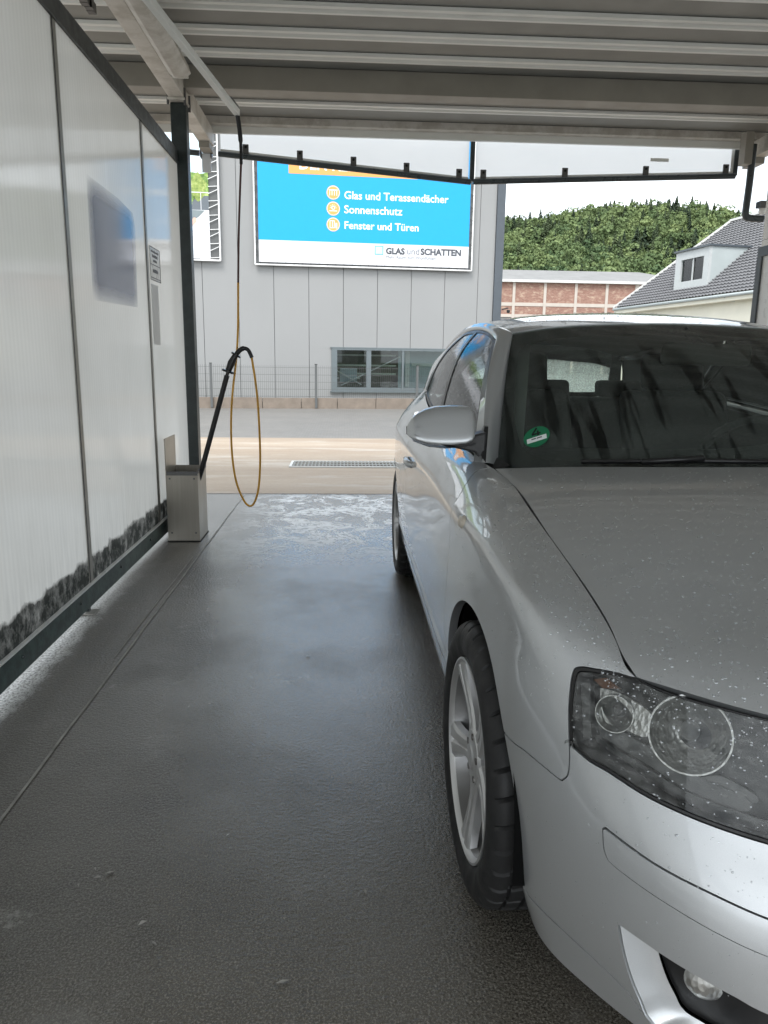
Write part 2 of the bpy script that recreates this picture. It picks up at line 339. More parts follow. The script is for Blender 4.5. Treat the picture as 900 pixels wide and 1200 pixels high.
def misted(name, tint, amount):
    """wet pane: the beads and runs on it scatter part of the daylight"""
    b = NB(name); fr = b.n('Fresnel', IOR=1.42); tr = b.n('BsdfTransparent'); tl = b.n('BsdfTranslucent'); gl = b.n('BsdfGlossy'); gl.inputs['Roughness'].default_value = .02; m1 = b.n('MixShader'); m2 = b.n('MixShader')
    st = b.ramp(b.noise(9, 6, .65, (1, .1, .1), .8), [(.42, 0.), (.62, 1.)]); dr = b.ramp(b.noise(130, 3, .6), [(.45, .0), (.6, 1.)])
    fac = b.math('MULTIPLY', b.math('ADD', b.math('MULTIPLY', dr, .6), b.math('MULTIPLY', st, .6)), amount)
    tr.inputs[0].default_value = (*tint, 1); tl.inputs[0].default_value = (tint[0]*1.1, tint[1]*1.12, tint[2]*1.1, 1)
    b.l(fac, m1.inputs[0]); b.l(tr.outputs[0], m1.inputs[1]); b.l(tl.outputs[0], m1.inputs[2]); b.l(fr.outputs[0], m2.inputs[0]); b.l(m1.outputs[0], m2.inputs[1]); b.l(gl.outputs[0], m2.inputs[2]); b.l(m2.outputs[0], b.out.inputs[0])
    bp = b.n('Bump'); bp.inputs['Strength'].default_value = .06; bp.inputs['Distance'].default_value = .001; b.l(dr, bp.inputs['Height']); b.l(bp.outputs[0], gl.inputs['Normal']); return b.m
misted("rear_glass", (.86, .92, .88), .9); misted("side_glass", (.62, .70, .66), .20)
misted("windscreen_glass", (.74, .82, .77), .10)
_t = MATS["windscreen_glass"].node_tree; _m1 = [n for n in _t.nodes if n.type == 'MIX_SHADER'][0]; _df = _t.nodes.new('ShaderNodeBsdfDiffuse'); _df.inputs[0].default_value = (.46, .52, .48, 1); _t.links.new(_df.outputs[0], _m1.inputs[2])  # veil of reflections on the windscreen, put in as a grey diffuse layer
_tc = _t.nodes.new('ShaderNodeTexCoord'); _mp = _t.nodes.new('ShaderNodeMapping'); _mp.inputs['Scale'].default_value = (1, .10, .10); _nz = _t.nodes.new('ShaderNodeTexNoise'); _nz.inputs['Scale'].default_value = 26; _nz.inputs['Detail'].default_value = 5; _nz.inputs['Distortion'].default_value = .9
_rp = _t.nodes.new('ShaderNodeValToRGB'); _rp.color_ramp.elements[0].position = .55; _rp.color_ramp.elements[0].color = (.085,)*3+(1,); _rp.color_ramp.elements[1].position = .62; _rp.color_ramp.elements[1].color = (.015,)*3+(1,)
_t.links.new(_tc.outputs['Object'], _mp.inputs[0]); _t.links.new(_mp.outputs[0], _nz.inputs['Vector']); _t.links.new(_nz.outputs[0], _rp.inputs[0]); _t.links.new(_rp.outputs[0], _m1.inputs[0]); carglass("lens_plastic", (.80, .81, .80), False)
_m = MATS["lens_plastic"]; _t = _m.node_tree; _tl = _t.nodes.new('ShaderNodeBsdfTranslucent'); _df = _t.nodes.new('ShaderNodeBsdfDiffuse'); _a = _t.nodes.new('ShaderNodeAddShader'); _x = _t.nodes.new('ShaderNodeMixShader'); _nz = _t.nodes.new('ShaderNodeTexNoise'); _nz.inputs['Scale'].default_value = 14; _nz.inputs['Detail'].default_value = 6
_rp = _t.nodes.new('ShaderNodeValToRGB'); _rp.color_ramp.elements[0].position = .35; _rp.color_ramp.elements[0].color = (.04,.04,.04,1); _rp.color_ramp.elements[1].position = .7; _rp.color_ramp.elements[1].color = (.32,.32,.32,1)
_tl.inputs[0].default_value = (.6,.61,.6,1); _df.inputs[0].default_value = (.66,.67,.66,1)
_old = _t.nodes['Material Output'].inputs[0].links[0].from_socket; _x2 = _t.nodes.new('ShaderNodeMixShader'); _x2.inputs[0].default_value = .5
_t.links.new(_nz.outputs[0], _rp.inputs[0]); _t.links.new(_rp.outputs[0], _x.inputs[0]); _t.links.new(_tl.outputs[0], _x2.inputs[1]); _t.links.new(_df.outputs[0], _x2.inputs[2]); _t.links.new(_old, _x.inputs[1]); _t.links.new(_x2.outputs[0], _x.inputs[2]); _t.links.new(_x.outputs[0], _t.nodes['Material Output'].inputs[0])
b = NB("droplet"); tr = b.n('BsdfTransparent'); b.set(color=(.62, .65, .67), rough=.12, metal=.5); ms = b.n('MixShader'); ms.inputs[0].default_value = .54; b.l(tr.outputs[0], ms.inputs[1]); b.l(b.b.outputs[0], ms.inputs[2]); b.l(ms.outputs[0], b.out.inputs[0])
plain("cabin_dark", (.022, .022, .022), .7, scale=20); plain("cabin_grey", (.26, .275, .265), .7); plain("seat_cloth", (.030, .031, .030), .85, scale=40)
plain("sticker_green", (.010, .17, .075), .5); plain("mirror_silver", (.75, .76, .76), .04, metal=1.0, var=.02); plain("marker_clear", (.55, .50, .42), .2); plain("tail_red", (.35, .01, .01), .25); plain("plate_white", (.8, .8, .8), .5)
M = MATS

# ------------------------------------------------------------------ smooth surfaces for the car body
def spl_basis(t, x):
    """natural cubic spline basis matrix: rows x, columns knots t"""
    t=np.asarray(t,float); x=np.atleast_1d(np.asarray(x,float)); n=len(t); hh=np.diff(t)
    A=np.zeros((n,n)); Bm=np.zeros((n,n)); A[0,0]=A[-1,-1]=1
    for i in range(1,n-1):
        A[i,i-1]=hh[i-1]; A[i,i]=2*(hh[i-1]+hh[i]); A[i,i+1]=hh[i]
        Bm[i,i-1]=6/hh[i-1]; Bm[i,i]=-6/hh[i-1]-6/hh[i]; Bm[i,i+1]=6/hh[i]
    M2=np.linalg.solve(A,Bm)
    k=np.clip(np.searchsorted(t,x,side='right')-1,0,n-2); r=np.arange(len(x))
    a=(t[k+1]-x)/hh[k]; b=1-a
    out=np.zeros((len(x),n)); out[r,k]+=a; out[r,k+1]+=b
    out+=((a**3-a)*hh[k]**2/6)[:,None]*M2[k]+((b**3-b)*hh[k]**2/6)[:,None]*M2[k+1]
    return out
def knots(P,axis):
    d=np.linalg.norm(np.diff(P,axis=axis),axis=2).mean(axis=1-axis); t=np.concatenate([[0],np.cumsum(d)]); return t/t[-1]
class Patch:
    def __init__(s,P,tu=None,tv=None,post=None):
        s.P=np.array(P,float); s.tu=knots(s.P,0) if tu is None else np.array(tu); s.tv=knots(s.P,1) if tv is None else np.array(tv); s.post=post
    def __call__(s,u,v):
        bu=spl_basis(s.tu,u); bv=spl_basis(s.tv,v)
        S=np.einsum('ki,kj,ijc->kc',bu,bv,s.P)
        return s.post(S,np.atleast_1d(u),np.atleast_1d(v)) if s.post else S
    def normal(s,u,v,e=1e-4):
        u=np.atleast_1d(np.asarray(u,float)); v=np.atleast_1d(np.asarray(v,float))
        du=s(np.minimum(u+e,1),v)-s(np.maximum(u-e,0),v); dv=s(u,np.minimum(v+e,1))-s(u,np.maximum(v-e,0))
        n=np.cross(du,dv); return n/(np.linalg.norm(n,axis=1)[:,None]+1e-12)
# ---- body band: columns run from the tail centre along the side and round the nose to the front centre
def sidecol(y,sb,dz,g):     # y, offset of s, dz of the crease, gamma point
    rows=[(.795,.19),(.832,.26),(.850,.36),(.861,.46),(.867,.56),(.869,.66),(.866,.76),(.856,.838+dz),(.822,.905+dz)]
    return [(s+sb,y,z) for s,z in rows]+[g]
BAND=[
 [(0,3.28,.20),(0,3.32,.27),(0,3.33,.37),(0,3.335,.47),(0,3.33,.57),(0,3.30,.67),(0,3.28,.77),(0,3.27,.86),(0,3.255,.94),(0,3.24,1.0)],
 [(.40,3.25,.20),(.42,3.29,.27),(.43,3.30,.37),(.44,3.305,.47),(.44,3.30,.57),(.43,3.27,.67),(.43,3.25,.77),(.42,3.24,.86),(.41,3.22,.94),(.40,3.20,1.0)],
 [(.66,3.12,.20),(.68,3.16,.27),(.70,3.175,.37),(.71,3.18,.47),(.71,3.18,.57),(.705,3.16,.67),(.70,3.14,.77),(.69,3.12,.86),(.66,3.09,.94),(.60,3.05,1.02)],
 [(.745,2.90,.20),(.785,2.91,.27),(.805,2.92,.37),(.815,2.92,.47),(.82,2.92,.57),(.82,2.92,.67),(.815,2.91,.77),(.805,2.90,.86),(.76,2.87,.95),(.675,2.82,1.05)],
 sidecol(2.578,-.01,.022,(.700,2.5,1.064)),
 sidecol(2.2,-.002,.02,(.735,2.18,1.052)),
 sidecol(1.7,0,.016,(.768,1.7,1.012)),
 sidecol(1.1,0,.014,(.770,1.1,.972)),
 sidecol(.6,.001,.012,(.750,.55,.938)),
 [(.792,.34,.19),(.83,.34,.26),(.849,.34,.36),(.860,.34,.46),(.866,.33,.56),(.867,.32,.66),(.863,.31,.76),(.850,.30,.848),(.797,.29,.905),(.724,.28,.922)],
 [(.785,.14,.19),(.822,.14,.26),(.842,.14,.36),(.854,.14,.46),(.861,.14,.56),(.863,.14,.66),(.858,.14,.76),(.842,.13,.844),(.792,.12,.888),(.726,.11,.902)],
 [(.778,-.03,.19),(.815,-.03,.26),(.836,-.03,.36),(.848,-.03,.46),(.854,-.03,.56),(.856,-.03,.66),(.850,-.03,.755),(.835,-.04,.836),(.786,-.05,.868),(.724,-.06,.874)],
 [(.780,-.20,.19),(.815,-.20,.26),(.832,-.20,.36),(.842,-.20,.46),(.847,-.20,.56),(.847,-.20,.65),(.841,-.20,.74),(.825,-.20,.818),(.778,-.20,.842),(.714,-.20,.842)],
 [(.788,-.33,.185),(.812,-.33,.26),(.824,-.335,.36),(.831,-.335,.46),(.834,-.335,.55),(.832,-.335,.635),(.824,-.335,.715),(.806,-.335,.79),(.758,-.335,.806),(.703,-.34,.803)],
 [(.778,-.415,.18),(.792,-.42,.26),(.800,-.43,.36),(.801,-.435,.455),(.797,-.435,.535),(.790,-.435,.605),(.782,-.43,.67),(.768,-.42,.733),(.735,-.42,.765),(.697,-.435,.768)],
 [(.730,-.51,.18),(.742,-.525,.26),(.750,-.54,.36),(.747,-.545,.45),(.737,-.545,.52),(.722,-.535,.58),(.708,-.522,.64),(.697,-.508,.692),(.691,-.498,.718),(.687,-.492,.735)],
 [(.620,-.645,.175),(.636,-.66,.25),(.645,-.678,.35),(.637,-.688,.44),(.620,-.683,.50),(.602,-.655,.56),(.588,-.633,.62),(.577,-.613,.678),(.571,-.602,.705),(.567,-.596,.724)],
 [(.38,-.775,.17),(.39,-.795,.25),(.395,-.815,.35),(.39,-.825,.44),(.38,-.815,.50),(.37,-.785,.56),(.36,-.758,.62),(.352,-.735,.68),(.347,-.722,.708),(.343,-.714,.728)],
 [(.18,-.825,.17),(.185,-.845,.25),(.185,-.862,.35),(.185,-.870,.44),(.182,-.862,.50),(.178,-.835,.56),(.174,-.808,.62),(.172,-.786,.68),(.170,-.774,.708),(.168,-.768,.732)],
 [(0,-.835,.17),(0,-.855,.25),(0,-.872,.35),(0,-.88,.44),(0,-.872,.50),(0,-.845,.56),(0,-.82,.62),(0,-.80,.68),(0,-.79,.71),(0,-.785,.735)]]
BANDP=np.array(BAND)
TU=knots(BANDP,0); TV=knots(BANDP,1)
V7=TV[7]
def smst(x): x=np.clip(x,0,1); return x*x*(3-2*x)
def band_post(S,u,v):
    # tornado line: a small ridge at the crease row that dies out towards the headlamp and the tail
    f=smst((u-TU[3])/(TU[4]-TU[3]))*(1-smst((u-TU[12])/(TU[14]-TU[12])))
    d=(v-V7)
    w=.0085
    ridge=np.where(d>0,np.exp(-d/.012),np.exp(d/.06))*(1-np.exp(-(d/w)**2)*.25)
    S=S.copy(); S[:,0]+=.008*f*ridge
    # door swage low on the side
    v2=TV[2]+.035; f2=smst((u-TU[4])/(TU[5]-TU[4]))*(1-smst((u-TU[8])/(TU[9]-TU[8])))
    S[:,0]+=.006*f2*np.exp(-((v-v2)/.02)**2)
    return S
band=Patch(BANDP,TU,TV,band_post)
# ---- bonnet: rows cowl -> leading edge, columns edge -> centre
HOOD=[
 [(.708,.424,.934),(.55,.33,.951),(.36,.265,.961),(.18,.235,.966),(0,.225,.968)],
 [(.726,.20,.913),(.56,.14,.934),(.37,.10,.946),(.18,.08,.951),(0,.07,.952)],
 [(.724,-.06,.874),(.56,-.10,.899),(.37,-.12,.913),(.18,-.13,.919),(0,-.13,.921)],
 [(.711,-.24,.832),(.55,-.28,.857),(.37,-.31,.872),(.18,-.325,.880),(0,-.33,.882)],
 [(.699,-.40,.782),(.535,-.455,.804),(.365,-.50,.821),(.18,-.525,.830),(0,-.53,.833)],
 [(.687,-.492,.735),(.52,-.625,.727),(.343,-.714,.731),(.168,-.768,.735),(0,-.785,.738)]]
_gu=np.linspace(.62,.846,4000); _gp=band(_gu,np.ones(4000))
HOOD.insert(5,[(0,-.455,0),(.527,-.555,.772),(.354,-.625,.785),(.175,-.665,.792),(0,-.675,.795)])
for _r in HOOD[:-1]:
    _k=abs(_gp[:,1]-_r[0][1]).argmin(); _r[0]=tuple(_gp[_k])
HOOD[-1][0]=tuple(band([.845],[1.])[0])
hood=Patch(HOOD)
# ---- greenhouse side: columns belt -> roof rail
GH=[
 [(.750,.50,.934),(.715,.69,1.06),(.670,.885,1.19),(.612,1.075,1.298)],
 [(.762,.80,.953),(.727,.95,1.09),(.678,1.085,1.22),(.607,1.22,1.327)],
 [(.770,1.2,.978),(.735,1.28,1.12),(.682,1.36,1.25),(.602,1.44,1.347)],
 [(.768,1.7,1.012),(.733,1.71,1.14),(.680,1.73,1.26),(.598,1.75,1.352)],
 [(.735,2.18,1.052),(.707,2.16,1.15),(.662,2.13,1.25),(.592,2.10,1.335)],
 [(.700,2.5,1.064),(.678,2.48,1.14),(.640,2.46,1.23),(.580,2.43,1.305)],
 [(.675,2.82,1.05),(.655,2.78,1.13),(.622,2.76,1.21),(.565,2.74,1.272)],
 [(.60,3.05,1.02),(.585,3.0,1.10),(.562,2.95,1.19),(.520,2.89,1.268)]]
gh=Patch(GH)
# ---- windscreen: rows base -> header, columns edge -> centre
WS=[
 [(.690,.615,.908),(.50,.46,.925),(.25,.36,.937),(0,.33,.941)],
 [(.650,.765,1.052),(.475,.635,1.077),(.238,.545,1.094),(0,.515,1.099)],
 [(.605,.925,1.195),(.445,.825,1.226),(.222,.765,1.245),(0,.745,1.250)],
 [(.555,1.085,1.316),(.41,1.045,1.338),(.205,1.025,1.350),(0,1.02,1.354)]]
ws=Patch(WS)
# ---- roof: columns rail -> centre
RF=[
 [(.553,1.092,1.320),(.41,1.052,1.342),(.205,1.032,1.354),(0,1.027,1.358)],
 [(.572,1.27,1.348),(.42,1.25,1.374),(.21,1.24,1.389),(0,1.235,1.393)],
 [(.580,1.55,1.370),(.425,1.54,1.400),(.212,1.54,1.418),(0,1.54,1.423)],
 [(.578,1.85,1.372),(.423,1.85,1.404),(.212,1.85,1.421),(0,1.85,1.426)],
 [(.570,2.2,1.350),(.415,2.22,1.386),(.208,2.24,1.406),(0,2.25,1.412)],
 [(.555,2.55,1.312),(.40,2.60,1.352),(.20,2.63,1.374),(0,2.65,1.381)],
 [(.520,2.86,1.276),(.37,2.91,1.327),(.19,2.94,1.351),(0,2.95,1.358)]]
roof=Patch(RF)
TRIM = {
 'gap': [(0.6657, 0.0078), (0.6663, 0.1599), (0.6679, 0.2904), (0.6705, 0.4370), (0.6741, 0.5535), (0.6734, 0.7040), (0.6714, 0.8243), (0.6524, 0.9467), (0.6480, 1.0000)],
 'H': [(0.8450, 1.0000), (0.8369, 0.9080), (0.8314, 0.8620), (0.8276, 0.8375), (0.8256, 0.8177), (0.8254, 0.7979)],
 'S': [(0.8254, 0.7979), (0.8257, 0.7520), (0.8261, 0.6989), (0.8272, 0.6490), (0.8285, 0.6035), (0.8297, 0.5569), (0.8299, 0.5229), (0.8288, 0.5023), (0.8275, 0.4940), (0.8209, 0.4896), (0.8112, 0.4800), (0.8021, 0.4631), (0.7942, 0.4550)],
 'arch': [(0.7942, 0.4550), (0.7859, 0.5111), (0.7762, 0.5592), (0.7656, 0.5937), (0.7544, 0.6126), (0.7426, 0.6186), (0.7305, 0.6134), (0.7183, 0.5966), (0.7069, 0.5670), (0.6969, 0.5248), (0.6889, 0.4724), (0.6830, 0.4120), (0.6787, 0.3421), (0.6755, 0.2624), (0.6744, 0.1810)],
 'archrearbot': [(0.6744, 0.1810), (0.6759, 0.0909), (0.6772, 0.0155)],
 'archfront': [(0.7942, 0.4550), (0.8005, 0.3939), (0.8049, 0.3245), (0.8078, 0.2503), (0.8093, 0.1722), (0.8088, 0.0923), (0.8054, 0.0118)],
 'low': [(0.8054, 0.0118), (0.8150, 0.0969), (0.8240, 0.1040), (0.8337, 0.1090), (0.8444, 0.1090), (0.8520, 0.1050), (0.8578, 0.0980), (0.8615, 0.0815), (0.8668, 0.0470), (0.8740, 0.0300), (0.8850, 0.0260)],
 'hb': [(0.8285, 0.6035), (0.8290, 0.6120), (0.8312, 0.6090), (0.8361, 0.6070), (0.8420, 0.6127), (0.8528, 0.6107), (0.8627, 0.6141), (0.8751, 0.6202), (0.8864, 0.6253), (0.9050, 0.6340), (0.9260, 0.6550)],
 'ht': [(0.8450, 1.0000), (0.8596, 1.0000), (0.8719, 0.9980), (0.8831, 0.9900), (0.9050, 0.9850), (0.9250, 0.9750)],
 'strip_t': [(0.8446, 0.4565), (0.8452, 0.4637), (0.8470, 0.4645), (0.8600, 0.4618), (0.8746, 0.4689), (0.8880, 0.4680), (0.9200, 0.4685), (0.9450, 0.4680)],
 'strip_b': [(0.8446, 0.4565), (0.8461, 0.4160), (0.8475, 0.3970), (0.8494, 0.3878), (0.8575, 0.3841), (0.8703, 0.3817), (0.8809, 0.3778), (0.8906, 0.3748), (0.9200, 0.3740), (0.9450, 0.3740)],
 'fog_t': [(0.8549, 0.2534), (0.8571, 0.2558), (0.8669, 0.2568), (0.8770, 0.2554), (0.8870, 0.2504), (0.8949, 0.2419), (0.9150, 0.2420), (0.9300, 0.2400)],
 'fog_l': [(0.8549, 0.2534), (0.8564, 0.2168), (0.8583, 0.1778), (0.8609, 0.1326), (0.8635, 0.0961), (0.8666, 0.0507), (0.8735, 0.0450), (0.8850, 0.0400)],
 'marker': [(0.7006, 0.8071)],
 'bgap': [(0.4146, 0.1193), (0.4080, 0.2382), (0.4051, 0.4137), (0.4052, 0.6469), (0.4080, 0.8175), (0.4224, 1.0000)],
 'doorbot': [(0.4146, 0.1193), (0.5102, 0.1194), (0.5857, 0.1165), (0.6567, 0.1165), (0.6663, 0.1165)],
 'rarch': [(0.1971, 0.4587), (0.2056, 0.5126), (0.2154, 0.5572), (0.2262, 0.5906), (0.2377, 0.6118), (0.2495, 0.6195), (0.2613, 0.6129), (0.2728, 0.5922), (0.2835, 0.5589), (0.2933, 0.5146), (0.3016, 0.4609), (0.3082, 0.3988), (0.3129, 0.3268), (0.3156, 0.2464), (0.3162, 0.1812)],
 'rab': [(0.3162, 0.1812), (0.3155, 0.1195)],
 'rarchlow': [(0.1971, 0.4587), (0.1909, 0.4001), (0.1864, 0.3329), (0.1835, 0.2572), (0.1816, 0.1785), (0.1808, 0.0960), (0.1814, 0.0069)],
 'sillbot': [(0.6663, 0.0000), (0.3149, 0.0000)],
 'silltop': [(0.3155, 0.1195), (0.4146, 0.1193), (0.5102, 0.1194), (0.5857, 0.1165), (0.6567, 0.1165), (0.6663, 0.1165)],
 'gh_b': [(0.2913, 0.1483), (0.2066, 0.5286), (0.2274, 0.9422)],
 'gh_q': [(0.6815, 0.0000), (0.5274, 0.3099), (0.4272, 0.5094), (0.3377, 0.8109), (0.3050, 0.8604)],
 'gh_f': [(0.0113, 1.0000), (0.0000, 0.6970), (0.0000, 0.4040), (0.0000, 0.1313)],
 'ws_in': [(0.3284, 0.0639), (0.6555, 0.0561), (0.8275, 0.0656), (0.8561, 0.1490), (0.8172, 0.5003), (0.8161, 0.9425), (0.5739, 1.0000)],
 'ws_bot': [(0.2111, 0.0798), (0.1111, 0.1146), (0.0555, 0.1988), (0.0409, 0.3860), (0.0359, 0.6832), (0.0342, 0.9572)],
 'sticker': [(0.1726, 0.1641)],
 'lampA': [(0.8635, 0.8270)],
 'lampB': [(0.8400, 0.7724)],
 'fogc': [(0.8794, 0.1846)]}

# ================================================================== ground
def sheet(name, x0, x1, y0, y1, z, mat, nx=1, ny=1):
    mb = MB(); mb.grid([[(x0+(x1-x0)*i/nx, y0+(y1-y0)*j/ny, z) for j in range(ny+1)] for i in range(nx+1)])
    return tag(mb.build(name, mat, None), kind="structure")
sheet("ground", -900, 900, -400, 1400, -.014, M["meadow"])
sheet("paved_yard", -40, 60, -20, 140, -.008, M["yard_pavers"])
sheet("concrete_apron", -9, 14, 6.735, 11.73, -.004, M["apron_concrete"])
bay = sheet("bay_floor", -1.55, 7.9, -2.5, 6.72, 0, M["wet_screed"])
jm = MB(); ys = np.linspace(.6, 6.66, 60)
jm.grid([[(-.913+dx+.0012*math.sin(y*5.1)+.001*math.sin(y*13), y, .0035) for y in ys] for dx in (-.0045,.0045)]); plain("joint_pale", (.30,.29,.265), .6, scale=14, var=.75); jm.build("joint_strip", M["joint_pale"], bay)
jm = MB(); jm.grid([[(-.945+dx+.0015*math.sin(y*3.1+1), y, .0035) for y in np.linspace(2.9, 4.5, 30)] for dx in (-.0025,.0025)]); jm.build("joint_strip", M["joint_pale"], bay)
jm = MB(); jm.grid([[(x, 6.715+dy, .0035) for x in np.linspace(-1.5, 4, 30)] for dy in (-.008,.008)]); jm.build("edge_joint", M["gap_black"], bay)
# scraps of washed-off dirt on the floor
lm = MB()
for k, (x, y) in enumerate(((-.585,1.57),(-.60,1.60),(-.56,1.585),(-.62,1.545),(-.44,1.42),(-.40,1.36),(-.30,1.72),(.02,1.95),(-.35,2.6),(-.15,2.9),(-.55,2.45),(-.48,2.47),(.05,1.5),(-.12,1.25))):
    a = k*1.7; r = .006+.010*random.random(); lm.add([(x+r*math.cos(a),y+r*math.sin(a),.003),(x+.4*r*math.cos(a+1.6),y+.4*r*math.sin(a+1.6),.006),(x-r*math.cos(a+.3),y-r*math.sin(a+.3),.003),(x+.4*r*math.cos(a-1.5),y+.4*r*math.sin(a-1.5),.004)],[(0,1,2,3)])
tag(lm.build("floor_litter", M["joint_pale"], None), kind="stuff")
# drain across the apron
dr = thing("drain_grate", "long galvanised drainage grate set across the pale concrete apron", "drain", (-.61, 8.43, 0))
MB().box(0,3.2,0,.03,-.003,.012).box(0,3.2,.47,.50,-.003,.012).box(-.03,0,0,.50,-.003,.012).build("drain_frame", M["verge_white"], dr)
MB().box(0,3.2,.03,.47,-.003,.001).build("drain_channel", M["purlin"], dr)
gb_ = MB()
for k in range(76): gb_.box(.012+k*.042,.026+k*.042,.03,.47,.002,.011)
gb_.box(0,3.2,.15,.165,.003,.012).box(0,3.2,.33,.345,.003,.012); tag(gb_.build("grating", M["grey_rail"], dr), kind="stuff")

# ================================================================== wash bay: left partition
WX = -1.225
wall_l = thing("partition_wall", "long milky twin-wall partition with green base rail along the left of the bay", "partition", (0,0,0))
joints = [-.45, .82, 2.15, 3.49, 4.84, 5.83]
for a, c in zip(joints, joints[1:]): MB().add([(WX,a,.145),(WX,c,.145),(WX,c,2.62),(WX,a,2.62)],[(0,1,2,3)]).build("panel", M["twinwall_panel"], wall_l)
for y in joints[:-1]:
    MB().box(WX-.024, WX+.004, y-.025, y+.025, .150, 2.60).build("mullion", M["grey_rail"], wall_l, bevel=.002)
    MB().box(WX+.0042, WX+.0055, y-.0248, y-.0165, .150, 2.60).build("mullion_seal", M["black_rubber"], wall_l)
MB().box(WX-.034, WX+.012, joints[0], 5.815, 2.602, 2.70).build("top_rail", M["dark_rail"], wall_l, bevel=.003)
MB().box(WX-.030, WX+.012, joints[0], 5.815, .040, .140).build("base_rail", M["green_steel"], wall_l, bevel=.003)
MB().box(WX-.028, WX+.016, joints[0], 5.815, .1402, .1485).build("sill_bead", M["white_bead"], wall_l)
for y in (.82, 2.15, 3.46, 5.3):
    ft = MB().box(WX-.024, WX-.004, y-.012, y+.012, .010, .040).build("foot", M["dark_post_steel"], wall_l)
    MB().box(WX-.060, WX+.030, y-.045, y+.03, .004, .010).build("foot_plate", M["grey_rail"], ft)
for y in np.arange(.2, 5.7, .62): MB().lathe([(0,.019),(.006,.018),(.008,.0121)], 8, 'x', (WX,y,.10)).build("rivet", M["dark_post_steel"], wall_l)
bs = MB(); bs.prism([(WX+.0005,y,z) for y,z in ((3.78,1.488),(4.565,1.506),(4.600,1.95),(4.56,2.03),(4.30,2.055),(3.80,2.065))], (.0022,0,0)); tag(bs.build("blue_sheet", M["faded_blue"], None, fix=True), "large faded blue sheet stuck on the milky partition wall panel", "poster")
ns = thing("wall_notice", "small framed white notice high on the last panel of the left partition", "notice", (WX+.001, 4.905, 1.70))
MB().box(0,.002,0,.255,0,.205).build("sheet", M["pale_sheet"], ns)
fr_ = MB()
for z in (0,.095,.200,.014): fr_.box(.0022,.0034,0,.255,z,z+.005)
fr_.box(.0022,.0034,0,.005,.005,.200).box(.0022,.0034,.25,.255,.005,.200); fr_.build("border", M["sign_ink"], ns)
for k, (y0, y1, z, hh) in enumerate(((.03,.21,.172,.014),(.06,.19,.142,.020),(.08,.17,.115,.016),(.06,.19,.050,.024))):
    t_ = MB(); yy_ = y0
    while yy_ < y1: w_ = .006+.006*random.random(); t_.box(.0022,.0032,yy_,yy_+w_,z,z+hh*(.7+.3*random.random())); yy_ += w_+.004
    t_.build("lettering", M["sign_ink"], ns)
tag(MB().box(WX+.0005,WX+.002,4.91,5.085,1.30,1.675).build("tape_patch", M["grey_patch"], None), "grey rectangular patch taped under the small wall notice", "patch")

# stainless holder with the spray lance
hold = thing("lance_holder", "open stainless steel box on the floor holding the spray lance", "lance holder", (-1.18, 4.893, 0))
MB().box(.0,.205,0,.006,.006,.468).build("front_plate", M["brushed_steel"], hold); MB().box(.199,.205,.0065,.292,.006,.482).build("side_plate", M["brushed_steel"], hold)
MB().box(-.006,-.0005,-.002,.294,.006,.695).build("back_plate", M["brushed_steel"], hold); MB().box(0,.1985,.286,.292,.006,.482).build("rear_plate", M["brushed_steel"], hold)
MB().box(0,.1985,.0065,.2855,.02,.026).build("bottom_plate", M["brushed_steel"], hold)
MB().box(0,.205,-.004,-.0005,.452,.478).build("rim_strip", M["clip_metal"], hold); MB().box(.2055,.209,-.004,.292,.466,.490).build("rim_strip", M["clip_metal"], hold)
MB().box(-.01,.21,-.01,.3,.0005,.0055).build("base_seal", M["gap_black"], hold)
for dx, z in ((.02,.43),(.18,.43),(.02,.06),(.18,.06)): MB().lathe([(0,-.004),(.006,-.003),(.007,-.0003)],10,'y',(dx,0,z)).build("screw", M["clip_metal"], hold, fix=True)
lan = thing("spray_lance", "black spray lance with orange hose looping down from the ceiling boom", "spray lance", (0,0,0))
LY = 4.98
MB().tube([(-1.03,LY+.03,.30),(-.963,LY,.48),(-.776,LY,1.108)], .0175, 14).build("lance_tube", M["black_rubber"], lan, smooth=True, angle=40)
g_ = MB().tube([(-.776,LY,1.108),(-.768,LY,1.135)], .011, 12).tube([(-.770,LY,1.128),(-.766,LY,1.140)], .042, 20).tube([(-.766,LY,1.14),(-.745,LY,1.19),(-.718,LY,1.238)], [.020,.025,.019], 14).tube([(-.716,LY,1.236),(-.710,LY,1.246)], .034, 18)
g_.build("grip", M["black_plastic"], lan, smooth=True, angle=40)
MB().tube(catmull([(-.712,LY,1.243),(-.692,LY,1.268),(-.662,LY,1.284),(-.632,LY,1.272),(-.610,LY,1.225)],8), [.016]*17+[.013]*16, 12).build("hose_collar", M["black_rubber"], lan, smooth=True, angle=40)
MB().tube(catmull([(-.612,LY,1.23),(-.594,LY,1.10),(-.579,LY,.95),(-.571,LY,.75),(-.570,LY,.545),(-.584,LY,.36),(-.615,LY,.255),(-.650,LY,.230),(-.690,LY,.275),(-.735,LY,.40),(-.757,LY,.58),(-.758,LY,.80),(-.742,LY,1.0),(-.716,LY+.03,1.22),(-.700,LY+.03,1.42),(-.690,LY+.02,1.70)],10), .0072, 10).build("hose", M["hose_orange"], lan, smooth=True)
MB().tube(catmull([(-.690,LY+.02,1.70),(-.677,LY+.01,2.0),(-.658,LY,2.30),(-.650,LY,2.42)],8), .0068, 10).build("upper_hose", M["hose_dark"], lan, smooth=True)
MB().tube(catmull([(-.650,LY,2.41),(-.649,LY,2.52),(-.656,LY,2.62),(-.667,LY,2.70)],8), [.010]*10+[.014]*15, 12).build("hose_sleeve", M["black_rubber"], lan, smooth=True)

